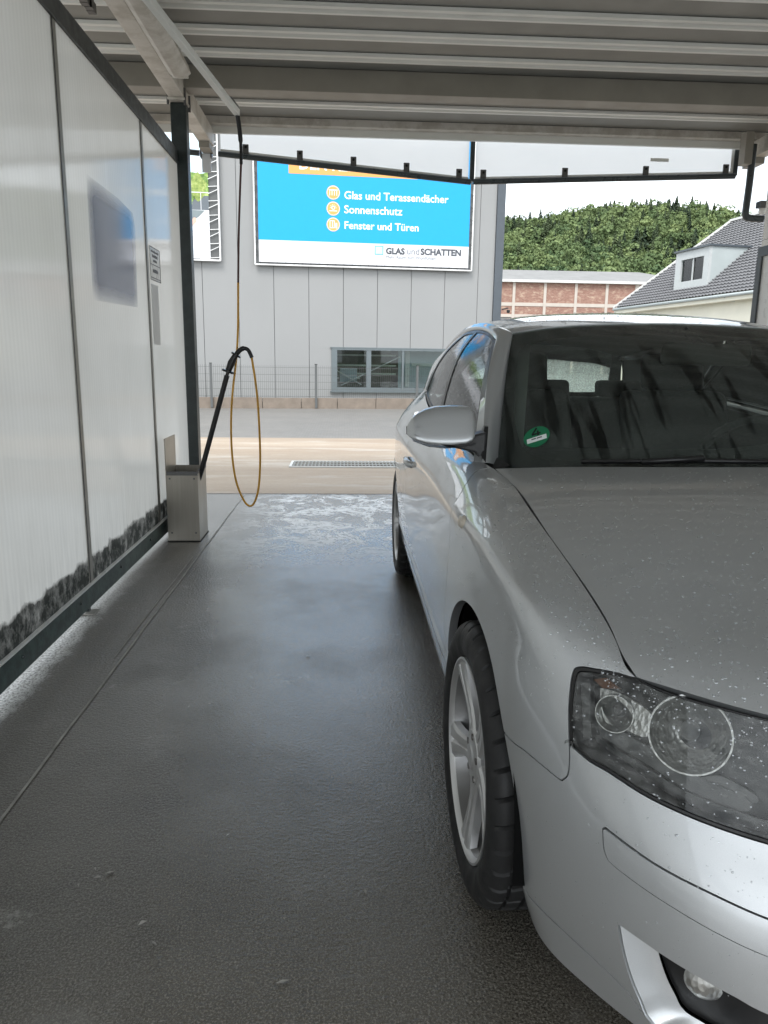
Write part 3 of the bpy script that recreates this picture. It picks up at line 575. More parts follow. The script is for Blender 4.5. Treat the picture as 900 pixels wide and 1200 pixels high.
# ================================================================== canopy
can = thing("wash_bay_canopy", "open steel wash bay canopy with ribbed sheet roof over the car", "canopy", (0,0,0))
MB().box(-3.4,7.9,-2.05,7.0,3.262,3.30).build("roof_sheet", M["roof_tray"], can)
rib_me = None
for k in range(28):
    y = 6.62-.352*k if k else 6.55
    if y < -1.95: break
    if rib_me is None:
        mb = MB(); prof = [(-.060,0),(-.054,-.020),(-.026,-.022),(-.018,.0),(.018,.0),(.026,-.022),(.054,-.020),(.060,0)]
        mb.grid([[(x, dy, dz) for dy, dz in prof] for x in (-3.39, 7.89)]); mb.add([(-3.39,-.06,.003),(7.89,-.06,.003),(7.89,.06,.003),(-3.39,.06,.003)],[(0,1,2,3)])
        ro_ = mb.build("rib", M["roof_rib"], can, fix=True); ro_.location = (0,y,3.259)
        rib_me = ro_
    else: copy_of(rib_me, can, (0,y,3.259))
MB().box(-3.4,7.9,7.001,7.03,3.14,3.31).build("eave_trim", M["roof_rib"], can, bevel=.006)
MB().box(-3.4,7.9,6.92,7.0,3.20,3.258).build("eave_trim", M["cream_steel"], can)
for x0, x1 in ((-3.35,-1.262),(-1.148,3.628),(3.742,7.8)):
    MB().box(x0,x1,5.80,5.95,3.105,3.258).build("purlin", M["purlin"], can, bevel=.004)
    MB().box(x0,x1,1.00,1.12,3.105,3.258).build("purlin", M["purlin"], can, bevel=.004)
for bx in (-1.205, 3.685):
    bm_ = MB().box(bx-.055,bx+.055,-.9,7.03,3.036,3.175).build("beam", M["cream_steel"], can, bevel=.006)
    MB().box(bx-.045,bx+.045,6.85,7.06,2.985,3.035).build("beam_end_plate", M["purlin"], bm_)
    MB().box(bx-.062,bx+.062,5.78,5.98,3.020,3.0355).build("post_head", M["cream_steel"], bm_, bevel=.002)
    for y in (5.89, .35): MB().box(bx-.056,bx+.056,y-.05,y+.05,0.006,3.019).build("post", M["dark_post_steel"], can, bevel=.006)
    for y in (5.80, 5.96):
        for dx in (-.06,.06): MB().tube([(bx+dx,y,2.99),(bx+dx,y,3.10)],.009,8).build("bolt", M["clip_metal"], can, smooth=True, angle=40)
lp = thing("ceiling_lamp", "long switched off trough lamp beside the ceiling beam", "ceiling lamp", (-1.055, 2.4, 2.965))
MB().prism([(-.055,0,.08),(.055,0,.08),(.070,0,.03),(.03,0,0),(-.03,0,0),(-.070,0,.03)], (0,2.82,0)).build("lamp_housing", M["cream_steel"], lp, bevel=.004, fix=True)
MB().box(-.05,.05,2.8205,2.835,.008,.075).build("end_cap", M["lamp_cover"], lp); MB().box(-.05,.05,-.015,-.0005,.008,.075).build("end_cap", M["lamp_cover"], lp)
for y in (.5, 2.3): MB().bar((-.04,y,.081),(-.04,y,.30),.02).build("hanger", M["clip_metal"], lp)
bo = thing("hose_boom", "slim pale swivel boom under the roof carrying the hose", "boom", (0,0,0))
MB().bar((-.667,4.985,2.705),(-1.02,2.92,2.838),.034,.040).build("boom_arm", M["roof_rib"], bo, bevel=.004)
MB().tube([(-1.02,2.93,2.80),(-1.02,2.93,3.25)],.035,16).build("swivel", M["clip_metal"], bo, smooth=True, angle=40)
MB().bar((-.667,4.985,2.735),(-.69,4.85,2.743),.02,.02).build("hose_clamp", M["clip_metal"], bo)
# dark cable chain folded in the corner by the beam
cc = MB()
for k in range(9): cc.box(-1.375+.006*(k%2),-1.335+.006*(k%2),4.02+k*.052,4.062+k*.052,3.00+.002*k,3.05+.002*k)
tag(cc.build("cable_chain", M["black_plastic"], None), "short dark cable chain hanging beside the ceiling beam", "cable chain")
# awning flaps hanging from the eave at the far end
def awning(name, x0, z0, x1, z1, label, framed):
    t = thing(name, label, "awning", (0,0,0), 0, "awning flaps at the far end of the bay")
    y = 7.075
    MB().add([(x0,y,z0+.035),(x1,y,z1+.035),(x1,y,3.30),(x0,y,3.30)],[(0,1,2,3)]).build("sheet", M["awning_sheet"], t)
    MB().bar((x0,y-.003,z0+.033),(x1,y-.003,z1+.033),.012,.016).build("edge_bead", M["white_bead"], t)
    MB().tube([(x0-.02,y-.012,z0),(x1+.02,y-.012,z1)], .025, 14).build("pipe", M["pipe_dark"], t, smooth=True, angle=40)
    n = 4 if framed else 5
    for k in range(n):
        f = (.03+k*(.94/(n-1))) if framed else (.10+k*.215); x = x0+(x1-x0)*f; z = z0+(z1-z0)*f
        if f > .985: continue
        c_ = MB().box(x-.026,x+.026,y-.022,y-.004,z+.022,z+.10).build("clip", M["clip_metal"], t, bevel=.003); MB().lathe([(0,-.028),(.010,-.027),(.011,-.0225)],10,'y',(x,y,z+.075)).build("clip_screw", M["gap_black"], c_)
    return t
a1 = awning("awning_flap", -1.10, 2.990, 1.115, 2.812, "sagging translucent awning flap in front of the blue billboard", False)
a2 = awning("awning_flap", 1.175, 2.815, 3.56, 2.925, "translucent awning flap with a dark right edge above the forest view", True)
MB().box(3.562,3.60,7.06,7.095,2.93,3.22).build("edge_frame", M["pipe_dark"], a2); MB().box(3.535,3.561,7.068,7.073,2.96,3.22).build("edge_bead", M["white_bead"], a2)
MB().box(1.125,1.165,7.06,7.095,2.82,3.25).build("edge_frame", M["pipe_dark"], a2)
mb = MB().box(2.78,2.95,7.066,7.074,3.03,3.06); mb.build("vent_slot", M["roof_rib"], a2, bevel=.003)
sp_ = thing("pipe_stub", "short dark pipe with white bracket between post and beam end", "pipe", (0,0,0))
MB().tube([(-1.50,7.06,3.005),(-1.285,7.06,2.99)], .025, 12).build("pipe", M["pipe_dark"], sp_, smooth=True, angle=40); MB().box(-1.262,-1.185,7.045,7.06,2.83,2.984).build("white_bracket", M["print_white"], sp_)
for x0 in (-1.275,-1.184): MB().box(x0,x0+.012,7.03,7.09,2.95,3.03).build("clamp", M["clip_metal"], sp_)

# right-hand side of the bay
wall_r = thing("partition_wall", "milky twin-wall partition on the far side of the silver car", "partition", (0,0,0))
for a, c in zip((-.45,.82,2.15,3.35), (.82,2.15,3.35,4.42)): MB().add([(3.205,a,.145),(3.205,c,.145),(3.205,c,2.11),(3.205,a,2.11)],[(0,1,2,3)]).build("panel", M["twinwall_panel"], wall_r); MB().box(3.196,3.222,a-.016,a+.016,.15,2.10).build("mullion", M["grey_rail"], wall_r)
MB().box(3.19,3.225,-.45,4.42,2.102,2.18).build("top_rail", M["dark_rail"], wall_r); MB().box(3.19,3.225,-.45,4.42,.04,.14).build("base_rail", M["green_steel"], wall_r)
for y in (.35, 2.15, 4.3): MB().box(3.20,3.22,y-.012,y+.012,.004,.04).build("foot", M["dark_post_steel"], wall_r)
nb_ = thing("notice_board", "dark framed notice board with printed price sheet at the right bay post", "notice board", (3.215, 5.83, 0))
MB().box(0,.028,-1.36,0,.006,2.10).build("board", M["pale_sheet"], nb_)
for a in ((-1.36,0,2.04,2.115),(-.062,.004,.004,2.04),(-1.36,-1.30,.004,2.04)): MB().box(-.016,-.0005,*a).build("board_frame", M["board_frame"], nb_, bevel=.003)
pp = MB().box(-.0035,-.0005,-1.05,-.22,1.10,1.86).build("price_sheet", M["paper"], nb_)
tx = MB(); tr_ = MB()
for k in range(26):
    z = 1.82-k*.027; y = -.26; t_ = tr_ if k in (2,3,11) else tx
    while y > -1.0: w_ = .015+.03*random.random(); t_.box(-.0048,-.0037,y-w_,y,z,z+.010); y -= w_+.012
tx.build("lettering", M["sign_ink"], pp); tr_.build("red_lettering", M["red_ink"], pp)
pil = thing("corner_pillar", "light grey rendered block pillar behind the notice board", "pillar", (3.515, 6.02, 0))
for k in range(12): MB().box(.0+.002*(k%2),.42,.0,.34-.002*(k%2),.006+k*.25,.252+k*.25).build("block", M["render_grey"], pil, bevel=.004)
dp = thing("down_pipe", "dark downpipe with bent foot hanging beside the right pillar", "downpipe", (0,0,0))
MB().tube(catmull([(3.545,6.72,3.10),(3.545,6.72,2.80),(3.538,6.72,2.58),(3.540,6.72,2.53),(3.57,6.72,2.50),(3.70,6.72,2.495)],8), .030, 14).build("pipe", M["pipe_dark"], dp, smooth=True, angle=50)
MB().box(3.445,3.515,6.66,6.76,2.93,3.19).build("bracket", M["purlin"], dp)
sl_ = thing("security_light", "small white security light on the pillar beside the downpipe", "light", (3.635,6.62,2.545))
MB().lathe([(0,-.035),(.022,-.03),(.033,-.008),(.030,.014),(0,.02)],20,'z').build("globe", M["white_bead"], sl_, smooth=True); MB().box(-.04,.05,-.03,.05,.022,.075).build("base", M["clip_metal"], sl_, bevel=.004)

# ================================================================== the car
car = thing("silver_car", "wet silver three-door hatchback parked in the wash bay, beaded with water drops", "car", (1.144, 1.549, 0))
def ex(P, s): P = np.array(P, float); return P
def mirror_cols(P):
    """extend a half patch (edge -> centre) to the full width"""
    return [list(r) + [(-q[0], q[1], q[2]) for q in r[-2::-1]] for r in P]
hoodF, wsF, roofF = Patch(mirror_cols(HOOD)), Patch(mirror_cols(WS)), Patch(mirror_cols(RF))
RW = [[(.520,2.865,1.270),(.37,2.915,1.320),(.19,2.945,1.344),(0,2.955,1.351)],
      [(.560,2.975,1.15),(.385,3.075,1.175),(.195,3.11,1.19),(0,3.12,1.195)],
      [(.600,3.05,1.022),(.40,3.19,1.005),(.20,3.225,1.005),(0,3.235,1.005)]]
rwF = Patch(mirror_cols(RW))

def seg(*pts, n=14):
    """straight run in parameter space"""
    out = []
    for a, c in zip(pts, pts[1:]): out += [tuple(np.array(a) + (np.array(c)-np.array(a))*k/n) for k in range(n)]
    return out + [tuple(pts[-1])]
def smooth(pts, n=6): return [tuple(p) for p in catmull(pts, n)]
def loop(*segs):
    out = []
    for sgm in segs:
        for p in sgm:
            if not out or np.hypot(p[0]-out[-1][0], p[1]-out[-1][1]) > 1e-5: out.append(tuple(p))
    if np.hypot(out[0][0]-out[-1][0], out[0][1]-out[-1][1]) < 1e-5: out.pop()
    return np.array(out)
def scale_of(p):
    P = p.P; return np.linalg.norm(np.diff(P, axis=0), axis=2).sum(0).mean(), np.linalg.norm(np.diff(P, axis=1), axis=2).sum(1).mean()
def area2(P): x, y = P[:,0], P[:,1]; return (x*np.roll(y,-1)-np.roll(x,-1)*y).sum()
def resample(P, ds):
    Q = []
    for a, c in zip(P, np.roll(P, -1, 0)):
        L = np.linalg.norm(c-a); n = max(1, int(round(L/ds)))
        for k in range(n): Q.append(a + (c-a)*k/n)
    return np.array(Q)
def inset(P, d):
    if area2(P) < 0: P = P[::-1]
    e = np.roll(P,-1,0)-P; e /= np.linalg.norm(e,axis=1)[:,None]+1e-12
    nrm = np.stack([-e[:,1], e[:,0]],1); m = nrm+np.roll(nrm,1,0); m /= np.maximum(np.linalg.norm(m,axis=1)[:,None],1e-9)
    k = 1/np.maximum((m*nrm).sum(1),.5); return P+m*(d*k)[:,None]
def inside(pts, P):
    x, y = pts[:,0][:,None], pts[:,1][:,None]; x0,y0 = P[:,0][None],P[:,1][None]; x1,y1 = np.roll(P[:,0],-1)[None],np.roll(P[:,1],-1)[None]
    c = ((y0>y) != (y1>y)) & (x < (x1-x0)*(y-y0)/(y1-y0+1e-15)+x0); return c.sum(1) % 2 == 1
def outward(patch, S, uv):
    nn = patch.normal(uv[:,0], uv[:,1]); ref = S-np.array([0,1.2,.45]); 
    return nn * np.sign((nn*ref).sum() or 1)
def panel_data(patch, outer, holes=(), gap=.0018, cell=.012, flange=.012, off=0.0):
    sc = np.array(scale_of(patch)); ds = cell*.8
    P = inset(resample(np.asarray(outer)*sc, ds), gap); H = []
    for h in holes:
        q = resample(np.asarray(h)*sc, ds); q = q if area2(q) > 0 else q[::-1]; H.append(inset(q, -gap))
    lo, hi = P.min(0), P.max(0)
    gx, gy = np.meshgrid(np.arange(lo[0]+cell/2, hi[0], cell), np.arange(lo[1]+cell/2, hi[1], cell), indexing='ij')
    G = np.stack([gx.ravel(), gy.ravel()], 1)
    if len(G): G = G[inside(G, P)]
    for h in H:
        if len(G): G = G[~inside(G, h)]
    bnd = np.concatenate([P]+H)
    if len(G):
        keep = np.ones(len(G), bool)
        for i in range(0, len(G), 2000):
            d = ((G[i:i+2000,None,:]-bnd[None])**2).sum(2).min(1); keep[i:i+2000] = d > (cell*.55)**2
        G = G[keep]
    verts = np.concatenate([P]+H+[G]) if len(G) else np.concatenate([P]+H)
    edges = []; o = 0; loops = []
    for L in [P]+H:
        n = len(L); edges += [(o+i, o+(i+1) % n) for i in range(n)]; loops.append((o, n)); o += n
    vo, eo, fo, _, _, _ = geometry.delaunay_2d_cdt([Vector(v) for v in verts], edges, [], 1, 1e-7)
    V = np.array([tuple(v) for v in vo]); F = [tuple(f) for f in fo]
    cen = np.array([V[list(f)].mean(0) for f in F]); ok = inside(cen, P)
    for h in H: ok &= ~inside(cen, h)
    F = [f for f, k in zip(F, ok) if k]
    uv = np.clip(V/sc, 0, 1); S = patch(uv[:,0], uv[:,1]); N = outward(patch, S, uv); S = S+N*off
    f0 = np.array(F); a, b_, c_ = S[f0[:,0]], S[f0[:,1]], S[f0[:,2]]
    fn = np.cross(b_-a, c_-a)
    if (fn*N[f0[:,0]]).sum() < 0: F = [f[::-1] for f in F]
    vs, ns, fs = list(S), list(N), list(F)
    if flange:
        # the edge of the pressed sheet turns inwards
        for L in [P]+H:
            u2 = np.clip(L/sc,0,1); B0 = patch(u2[:,0],u2[:,1]); Nb = patch.normal(u2[:,0],u2[:,1]); Nb *= np.sign((Nb*(B0-np.array([0,1.2,.45]))).sum()); B0 = B0+Nb*off
            t = np.roll(B0,-1,0)-np.roll(B0,1,0); t /= np.linalg.norm(t,axis=1)[:,None]+1e-12; side = np.cross(t,Nb)
            k = len(vs); n = len(B0)
            cx = S.mean(0); sg = 1.0 if L is P else -1.0
            if area2(L) > 0 and (side*(B0-cx)).sum()*sg < 0: side = -side
            vs += list(B0) + list(B0-Nb*flange); ns += list(side)+list(side)
            q = [(k+i, k+(i+1) % n, k+n+(i+1) % n, k+n+i) for i in range(n)]
            a, b_, c_ = B0[0], B0[1], B0[1]-Nb[1]*flange
            if np.cross(b_-a, c_-a) @ side[0] < 0: q = [x[::-1] for x in q]
            fs += q
    return np.array(vs), np.array(ns), fs
def to_mesh(name, parts, mat, parent=None, label=None):
    """parts: list of (V, N, F, mirrored)"""
    vs, ns, fs = [], [], []
    for V, N, F, mir in parts:
        o = len(vs); k = np.array([1 if mir else -1, 1, 1.])
        vs += [tuple(p) for p in V*k]; ns += [tuple(p) for p in N*k]
        fs += [tuple(i+o for i in (f if mir else f[::-1])) for f in F]
    me = bpy.data.meshes.new(name); me.from_pydata(vs, [], fs); me.polygons.foreach_set('use_smooth', [True]*len(me.polygons))
    me.normals_split_custom_set_from_vertices(ns); me.materials.append(mat)
    o = bpy.data.objects.new(name, me); col.objects.link(o); o.parent = parent or car
    if label: o['label'] = label
    return o
def both(name, mat, parent=None, **k):
    """the same panel on either side of the car, as two parts"""
    d = panel_data(**k); a = to_mesh(name, [(*d, False)], mat, parent); c = to_mesh(name, [(*d, True)], mat, parent); return a, c
def whole(name, mat, parent=None, **k):
    d = panel_data(**k); return to_mesh(name, [(*d, False), (*d, True)], mat, parent)
def full(name, mat, parent=None, **k):
    d = panel_data(**k); return to_mesh(name, [(*d, False)], mat, parent)
T = TRIM
paint = M["silver_paint"]
rect = loop(seg((0,0),(1,0),n=60), seg((1,0),(1,1),n=60), seg((1,1),(0,1),n=60), seg((0,1),(0,0),n=60))
AF = T['archfront'][:5] + [(.8086, .0955)]
LOW = [(.8086, .0955)] + T['low'][1:]
# outlines of the panels on the body band
o_fender = loop(smooth(T['gap']), seg((.648,1),(.845,1),n=40), smooth(T['H']), smooth(T['S']), smooth(T['arch']), smooth(T['archrearbot']), seg(T['archrearbot'][-1], (.6772,0), (.6655,0), T['gap'][0]))
both("fender", paint, patch=band, outer=o_fender, cell=.011, flange=.022, gap=.0009)
h_strip = loop(smooth(T['strip_t']), smooth(T['strip_b'][::-1]))
h_fog = loop(smooth(T['fog_t']), seg((.93,.24),(.93,.03)), seg((.93,.03),(.885,.040)), smooth(T['fog_l'][::-1]))
h_low = loop(seg((.945,.27),(1,.27),(1,.05),(.945,.05),(.945,.27)))
hbr = T['hb'][::-1]
o_bumper = loop(smooth(T['S'][4:]), smooth(AF), smooth(LOW), seg(LOW[-1], (1,.026), n=30), seg((1,.026),(1,.05)), seg((1,.05),(.945,.05),(.945,.27),(1,.27),(1,.60)), seg((1,.60),(.93,.62),n=20), smooth(hbr))
bumper = whole("front_bumper", paint, patch=band, outer=o_bumper, holes=[h_strip, h_fog], cell=.011, flange=.02)
for i in range(2): pass
both("bumper_strip", paint, bumper, patch=band, outer=h_strip, cell=.010, flange=.012, off=.0025)
o_spoiler = loop(smooth(LOW), seg(LOW[-1],(1,.026),(1,0)), seg((1,0),(.8068,0),n=60), seg((.8068,0),(.8086,.0955)))
whole("front_spoiler", paint, bumper, patch=band, outer=o_spoiler, cell=.014, flange=.03, gap=.0012)
# fog lamp recess: a ramp running back from the bumper skin, black mesh and the lamp
def ring_pts(poly, n): 
    P = resample(np.asarray(poly)*np.array(scale_of(band)), .004); return P[np.linspace(0, len(P), n, endpoint=False).astype(int)]/np.array(scale_of(band))
fo = ring_pts(h_fog, 120)
fi = fo.copy(); cxx = np.array([.902,.145])
fi[:,0] = np.where(fo[:,0] < .90, .8635+(fo[:,0]-.855)*.86, fo[:,0]-.004); fi[:,1] = .055+(fo[:,1]-.03)*.72
A = band(fo[:,0],fo[:,1]); An = outward(band,A,fo); Bq = band(fi[:,0],fi[:,1]); Bn = outward(band,Bq,fi); A = A-An*.004; Bq = Bq-Bn*.040
for mir in (False, True):
    k = np.array([1 if mir else -1,1,1.]); mb = MB(); n = len(A)
    for t in np.linspace(0,1,6): mb.v += [tuple(p) for p in (A*(1-t)+Bq*t + (An*(1-t)+Bn*t)*(-.006*math.sin(math.pi*t)))*k]
    for r in range(5):
        for i in range(n): mb.f.append((r*n+i, r*n+(i+1) % n, (r+1)*n+(i+1) % n, (r+1)*n+i))
    mb.build("fog_recess", paint, bumper, smooth=True, angle=50, fix=True)
fl = MB(); 
both("fog_grille", M["black_plastic"], bumper, patch=band, outer=fi, cell=.02, flange=0, off=-.046, gap=0)
fc = np.array(T['fogc'][0]); FP = band([fc[0]],[fc[1]])[0]; FN = outward(band, FP[None], fc[None])[0]
def disc_along(P, Nn, prof, mir, n=32):
    """lathe profile (radius, along N) placed at P in car space"""
    k = 1 if mir else -1; P = Vector((P[0]*k,P[1],P[2])); Nn = Vector((Nn[0]*k,Nn[1],Nn[2])).normalized(); q = Nn.to_track_quat('Z','Y').to_matrix()
    mb = MB().lathe(prof, n, 'z'); mb.v = [tuple(P+q@Vector(v)) for v in mb.v]; return mb
fdir = np.array([FN[0]*.45, FN[1]-.5, 0]); fdir /= np.linalg.norm(fdir)
for mir in (False, True):
    disc_along(FP-FN*.052, fdir, [(0,.016),(.020,.014),(.030,.008),(.034,0)], mir).build("fog_lamp", M["lamp_chrome"], bumper, smooth=True, fix=True)
# upper and lower grilles in the middle of the nose
o_gr = loop(seg((.932,.64),(.932,.985),(1,.985),(1,.62),(.932,.64)))
gr = whole("grille", M["black_plastic"], patch=band, outer=o_gr, cell=.025, flange=.01, off=-.025)
for k in range(5):
    mb = MB(); v = .67+k*.065
    us = np.linspace(.935,1,16); Pp = band(us, np.full(16,v)); Pn = outward(band,Pp,np.stack([us,np.full(16,v)],1)); Pp = Pp-Pn*.012
    pts = [(-p[0],p[1],p[2]) for p in Pp]+[(p[0],p[1],p[2]) for p in Pp[::-1]]; mb.tube(pts,.006,6); mb.build("grille_bar", M["chrome"] if k == 4 else M["lamp_dark"], gr, smooth=True)
whole("lower_grille", M["black_plastic"], bumper, patch=band, outer=h_low, cell=.03, flange=.0, off=-.03)
# headlamps: rubber border, clear lens, inner housing with two reflectors
lens_edge = loop(smooth(T['H']), smooth(T['S'][:5]), smooth(T['hb']), seg((.926,.655),(.925,.975)), smooth(T['ht'][::-1]))
sc_b = np.array(scale_of(band)); ring = inset(resample(lens_edge*sc_b,.004), .0075)/sc_b
hl = both("headlamp", M["lamp_rubber"], patch=band, outer=lens_edge, holes=[ring], cell=.008, flange=.02, gap=.001, off=-.0015)
for i, mir in enumerate((False, True)):
    d = panel_data(band, ring, cell=.008, flange=.006, gap=.0015, off=.001); to_mesh("lens", [(*d, mir)], M["lens_plastic"], hl[i])
    d = panel_data(band, ring, cell=.012, flange=0, gap=.0005, off=-.070); to_mesh("lamp_housing", [(*d, mir)], M["lamp_dark"], hl[i])
    # side walls of the housing
    P = resample(ring*sc_b,.006)/sc_b; S0 = band(P[:,0],P[:,1]); N0 = outward(band,S0,P); k = np.array([1 if mir else -1,1,1.]); mb = MB(); n = len(P)
    mb.v = [tuple(p) for p in (S0-N0*.006)*k]+[tuple(p) for p in (S0-N0*.072)*k]; mb.f = [(j,(j+1) % n,n+(j+1) % n,n+j) for j in range(n)]
    mb.build("lamp_wall", M["lamp_grey"], hl[i], smooth=True)
    fwd = np.array([.25,-.96,.10]); fwd /= np.linalg.norm(fwd)
    for (uu, vv), r, dep in (((.8616,.8132), .058, .030), ((.8382,.7619), .029, .030)):
        c0 = band([uu],[vv])[0]; nn = outward(band, c0[None], np.array([[uu,vv]]))[0]; c0 = c0-nn*(dep+.004); ax = nn*.55+fwd*.45; ax /= np.linalg.norm(ax)
        prof = [(.001,-.040),(r*.35,-.038),(r*.62,-.028),(r*.85,-.012),(r*.98,.004),(r*1.0,.008),(r*1.045,.008),(r*1.05,-.002)]
        disc_along(c0, ax, prof, mir, 40).build("reflector", M["lamp_chrome"], hl[i], smooth=True, angle=40, fix=True)
        disc_along(c0, ax, [(0,-.012),(r*.16,-.013),(r*.24,-.020),(r*.25,-.036)], mir, 24).build("bulb_cap", M["lamp_grey"], hl[i], smooth=True, fix=True)
    # stepped shelf under the reflectors, chrome surround of the small reflector, corner marker
    for mname, off_, poly in (("lamp_grey",-.052,[(.8325,.655),(.8480,.668),(.8620,.662),(.8790,.668),(.8790,.70),(.8620,.705),(.8480,.715),(.8325,.70)]),
                              ("lamp_dark",-.040,[(.8330,.640),(.8480,.648),(.8620,.645),(.8850,.655),(.8850,.668),(.8620,.660),(.8480,.665),(.8330,.655)]),
                              ("lamp_grey",-.058,[(.8660,.705),(.8719,.728),(.8820,.712),(.8800,.690),(.8640,.690)])):
        d = panel_data(band, loop(smooth(poly+[poly[0]],6)), cell=.012, flange=.012, gap=0, off=off_); to_mesh("lamp_shelf", [(*d, mir)], M[mname], hl[i])
    sur = [(.8319,.8026),(.838,.8307),(.847,.8325),(.849,.7993),(.8481,.7419),(.8399,.729),(.8343,.7174)]
    bh = [(.8382+.0052*math.cos(a), .7619+.043*math.sin(a)) for a in np.linspace(0,2*math.pi,25)]
    d = panel_data(band, loop(smooth(sur+[sur[0]],6)), holes=[loop(bh)], cell=.008, flange=.012, gap=0, off=-.042); to_mesh("reflector_surround", [(*d, mir)], M["lamp_chrome"], hl[i])
    ab = [(.8303,.8204),(.8336,.8551),(.8391,.8549),(.8338,.8157)]
    d = panel_data(band, loop(seg(*ab,ab[0],n=6)), cell=.01, flange=.006, gap=0, off=-.026); to_mesh("corner_reflector", [(*d, mir)], M["amber"], hl[i])
    sb = [(.8275,.788),(.8302,.8069),(.8333,.6608),(.8307,.6435)]
    d = panel_data(band, loop(seg(*sb,sb[0])), cell=.01, flange=.006, gap=0, off=-.016); to_mesh("lamp_side_bar", [(*d, mir)], M["lamp_grey"], hl[i])
# bonnet
hood_obj = full("bonnet", paint, patch=hoodF, outer=rect, cell=.014, flange=.018, gap=.0024)
# sides
BG = T['bgap']; bgl = smooth(BG)
o_door = loop(seg((.648,1),BG[-1],n=30), bgl[::-1], smooth(T['doorbot']), smooth([T['doorbot'][-1]]+[p for p in T['gap'] if p[1] > .12]))
doors = both("door", paint, patch=band, outer=o_door, cell=.016, flange=.02)
RA, RL = T['rarch'], T['rarchlow']
o_q = loop(bgl, seg(BG[-1],(.185,1),n=24), seg((.185,1),(.185,.56)), seg((.185,.56), RA[1]), smooth(RA[1:]), smooth(T['rab']), seg(T['rab'][1], BG[0]))
both("rear_side_panel", paint, patch=band, outer=o_q, cell=.016, flange=.02)
o_sill = loop(smooth(T['silltop']), seg(T['silltop'][-1], (.6663,0)), seg((.6663,0),(.3149,0),n=40), seg((.3149,0), T['silltop'][0]))
both("sill", paint, patch=band, outer=o_sill, cell=.02, flange=.02)
o_rb = loop(seg((0,0),(0,.56)), seg((0,.56),(.185,.56),n=20), seg((.185,.56),RA[1]), seg(RA[1],RA[0]), smooth(RL), seg(RL[-1],(.1814,0)), seg((.1814,0),(0,0),n=20))
whole("rear_bumper", paint, patch=band, outer=o_rb, cell=.022, flange=.02)
tg = whole("tailgate", paint, patch=band, outer=loop(seg((0,.56),(0,1)), seg((0,1),(.185,1),n=20), seg((.185,1),(.185,.56)), seg((.185,.56),(0,.56),n=20)), cell=.022, flange=.02)
both("tail_lamp", M["tail_red"], tg, patch=band, outer=loop(seg((.09,.62),(.09,.90),(.178,.92),(.178,.60),(.09,.62))), cell=.02, flange=.01, off=.004)
# side repeater and door handle
mk = np.array(T['marker'][0])
for mir in (False, True):
    c0 = band([mk[0]],[mk[1]])[0]; nn = outward(band,c0[None],mk[None])[0]; k = 1 if mir else -1
    N_ = Vector((nn[0]*k,nn[1],nn[2])); A_ = Vector((0,1,0)); A_ = (A_-N_*A_.dot(N_)).normalized(); B_ = N_.cross(A_)
    mb = MB().lathe([(0,.007),(.5,.0065),(.8,.004),(1,-.002)], 24, 'z'); mb.v = [tuple(Vector((c0[0]*k,c0[1],c0[2]))+A_*v[0]*.030+B_*v[1]*.017+N_*v[2]) for v in mb.v]
    mb.build("side_repeater", M["marker_clear"], car, smooth=True, fix=True)
for i, mir in enumerate((False, True)):
    k = 1 if mir else -1; mb = MB().tube([(k*.852,1.42,.795),(k*.878,1.45,.800),(k*.884,1.52,.802),(k*.882,1.58,.802),(k*.856,1.61,.800)], [.012,.014,.015,.014,.012], 10); mb.build("handle", paint, doors[i], smooth=True)
# greenhouse: pillar and roof rail strip, glass, seals
def strip(name, inner, outer, bulge, mat, parent=None, rows=9):
    inner, outer = np.array(inner), np.array(outer); out = []
    for mir in (False, True):
        k = np.array([1 if mir else -1,1,1.]); mb = MB(); rr_ = []
        for t in np.linspace(0,1,rows):
            q = inner*(1-t)+outer*t; nrm = np.cross(np.gradient(q,axis=0), outer-inner); nrm /= np.linalg.norm(nrm,axis=1)[:,None]; nrm *= np.sign((nrm*(q-np.array([0,1.6,.8]))).sum())
            rr_.append([tuple(p) for p in (q+nrm*bulge*(1-(2*t-1)**4))*k])
        ends = (inner-nrm*.03)*k, (outer-nrm*.03)*k
        mb.grid([[tuple(p) for p in ends[0]]]+rr_+[[tuple(p) for p in ends[1]]])
        out.append(mb.build(name, mat, parent or car, smooth=True, angle=40, fix=True))
    return out
t24 = np.linspace(0,1,26); t40 = np.linspace(0,1,44)[1:]
inn = np.concatenate([ws(t24, 0*t24+.004), roof(t40, 0*t40+.006)]); outp = np.concatenate([gh(0*t24+.004, t24*.985), gh(t40, 0*t40+.985)])
strip("pillar_and_roof_rail", inn, outp, .011, paint)
gv = [(.012,.03),(.012,.97)]
o_seal = loop(seg((.006,.012),(.006,.975),n=24), seg((.006,.975),(.46,.975),n=40), seg((.46,.975),(.56,.70),(.69,.02)), seg((.69,.02),(.006,.012),n=40))
g_front = loop(smooth([(.055,.09),(.038,.30),(.030,.6),(.030,.90),(.045,.945),(.09,.95),(.24,.945),(.262,.90),(.275,.5),(.287,.10),(.27,.055),(.10,.055),(.055,.09)]))
g_rear = loop(smooth([(.312,.10),(.297,.5),(.285,.88),(.30,.925),(.42,.92),(.455,.88),(.53,.64),(.625,.22),(.64,.10),(.61,.06),(.34,.055),(.312,.10)]))
both("window_seal", M["black_plastic"], patch=gh, outer=o_seal, holes=[g_front, g_rear], cell=.02, flange=.015, gap=0)
both("door_window", M["side_glass"], patch=gh, outer=g_front, cell=.03, flange=.004, gap=.001, off=-.003)
both("rear_side_window", M["side_glass"], patch=gh, outer=g_rear, cell=.03, flange=.004, gap=.001, off=-.003)
o_cp = loop(seg((.465,.985),(.565,.70),(.695,.0)), seg((.695,0),(1,0),n=12), seg((1,0),(1,.985),n=12), seg((1,.985),(.465,.985),n=20))
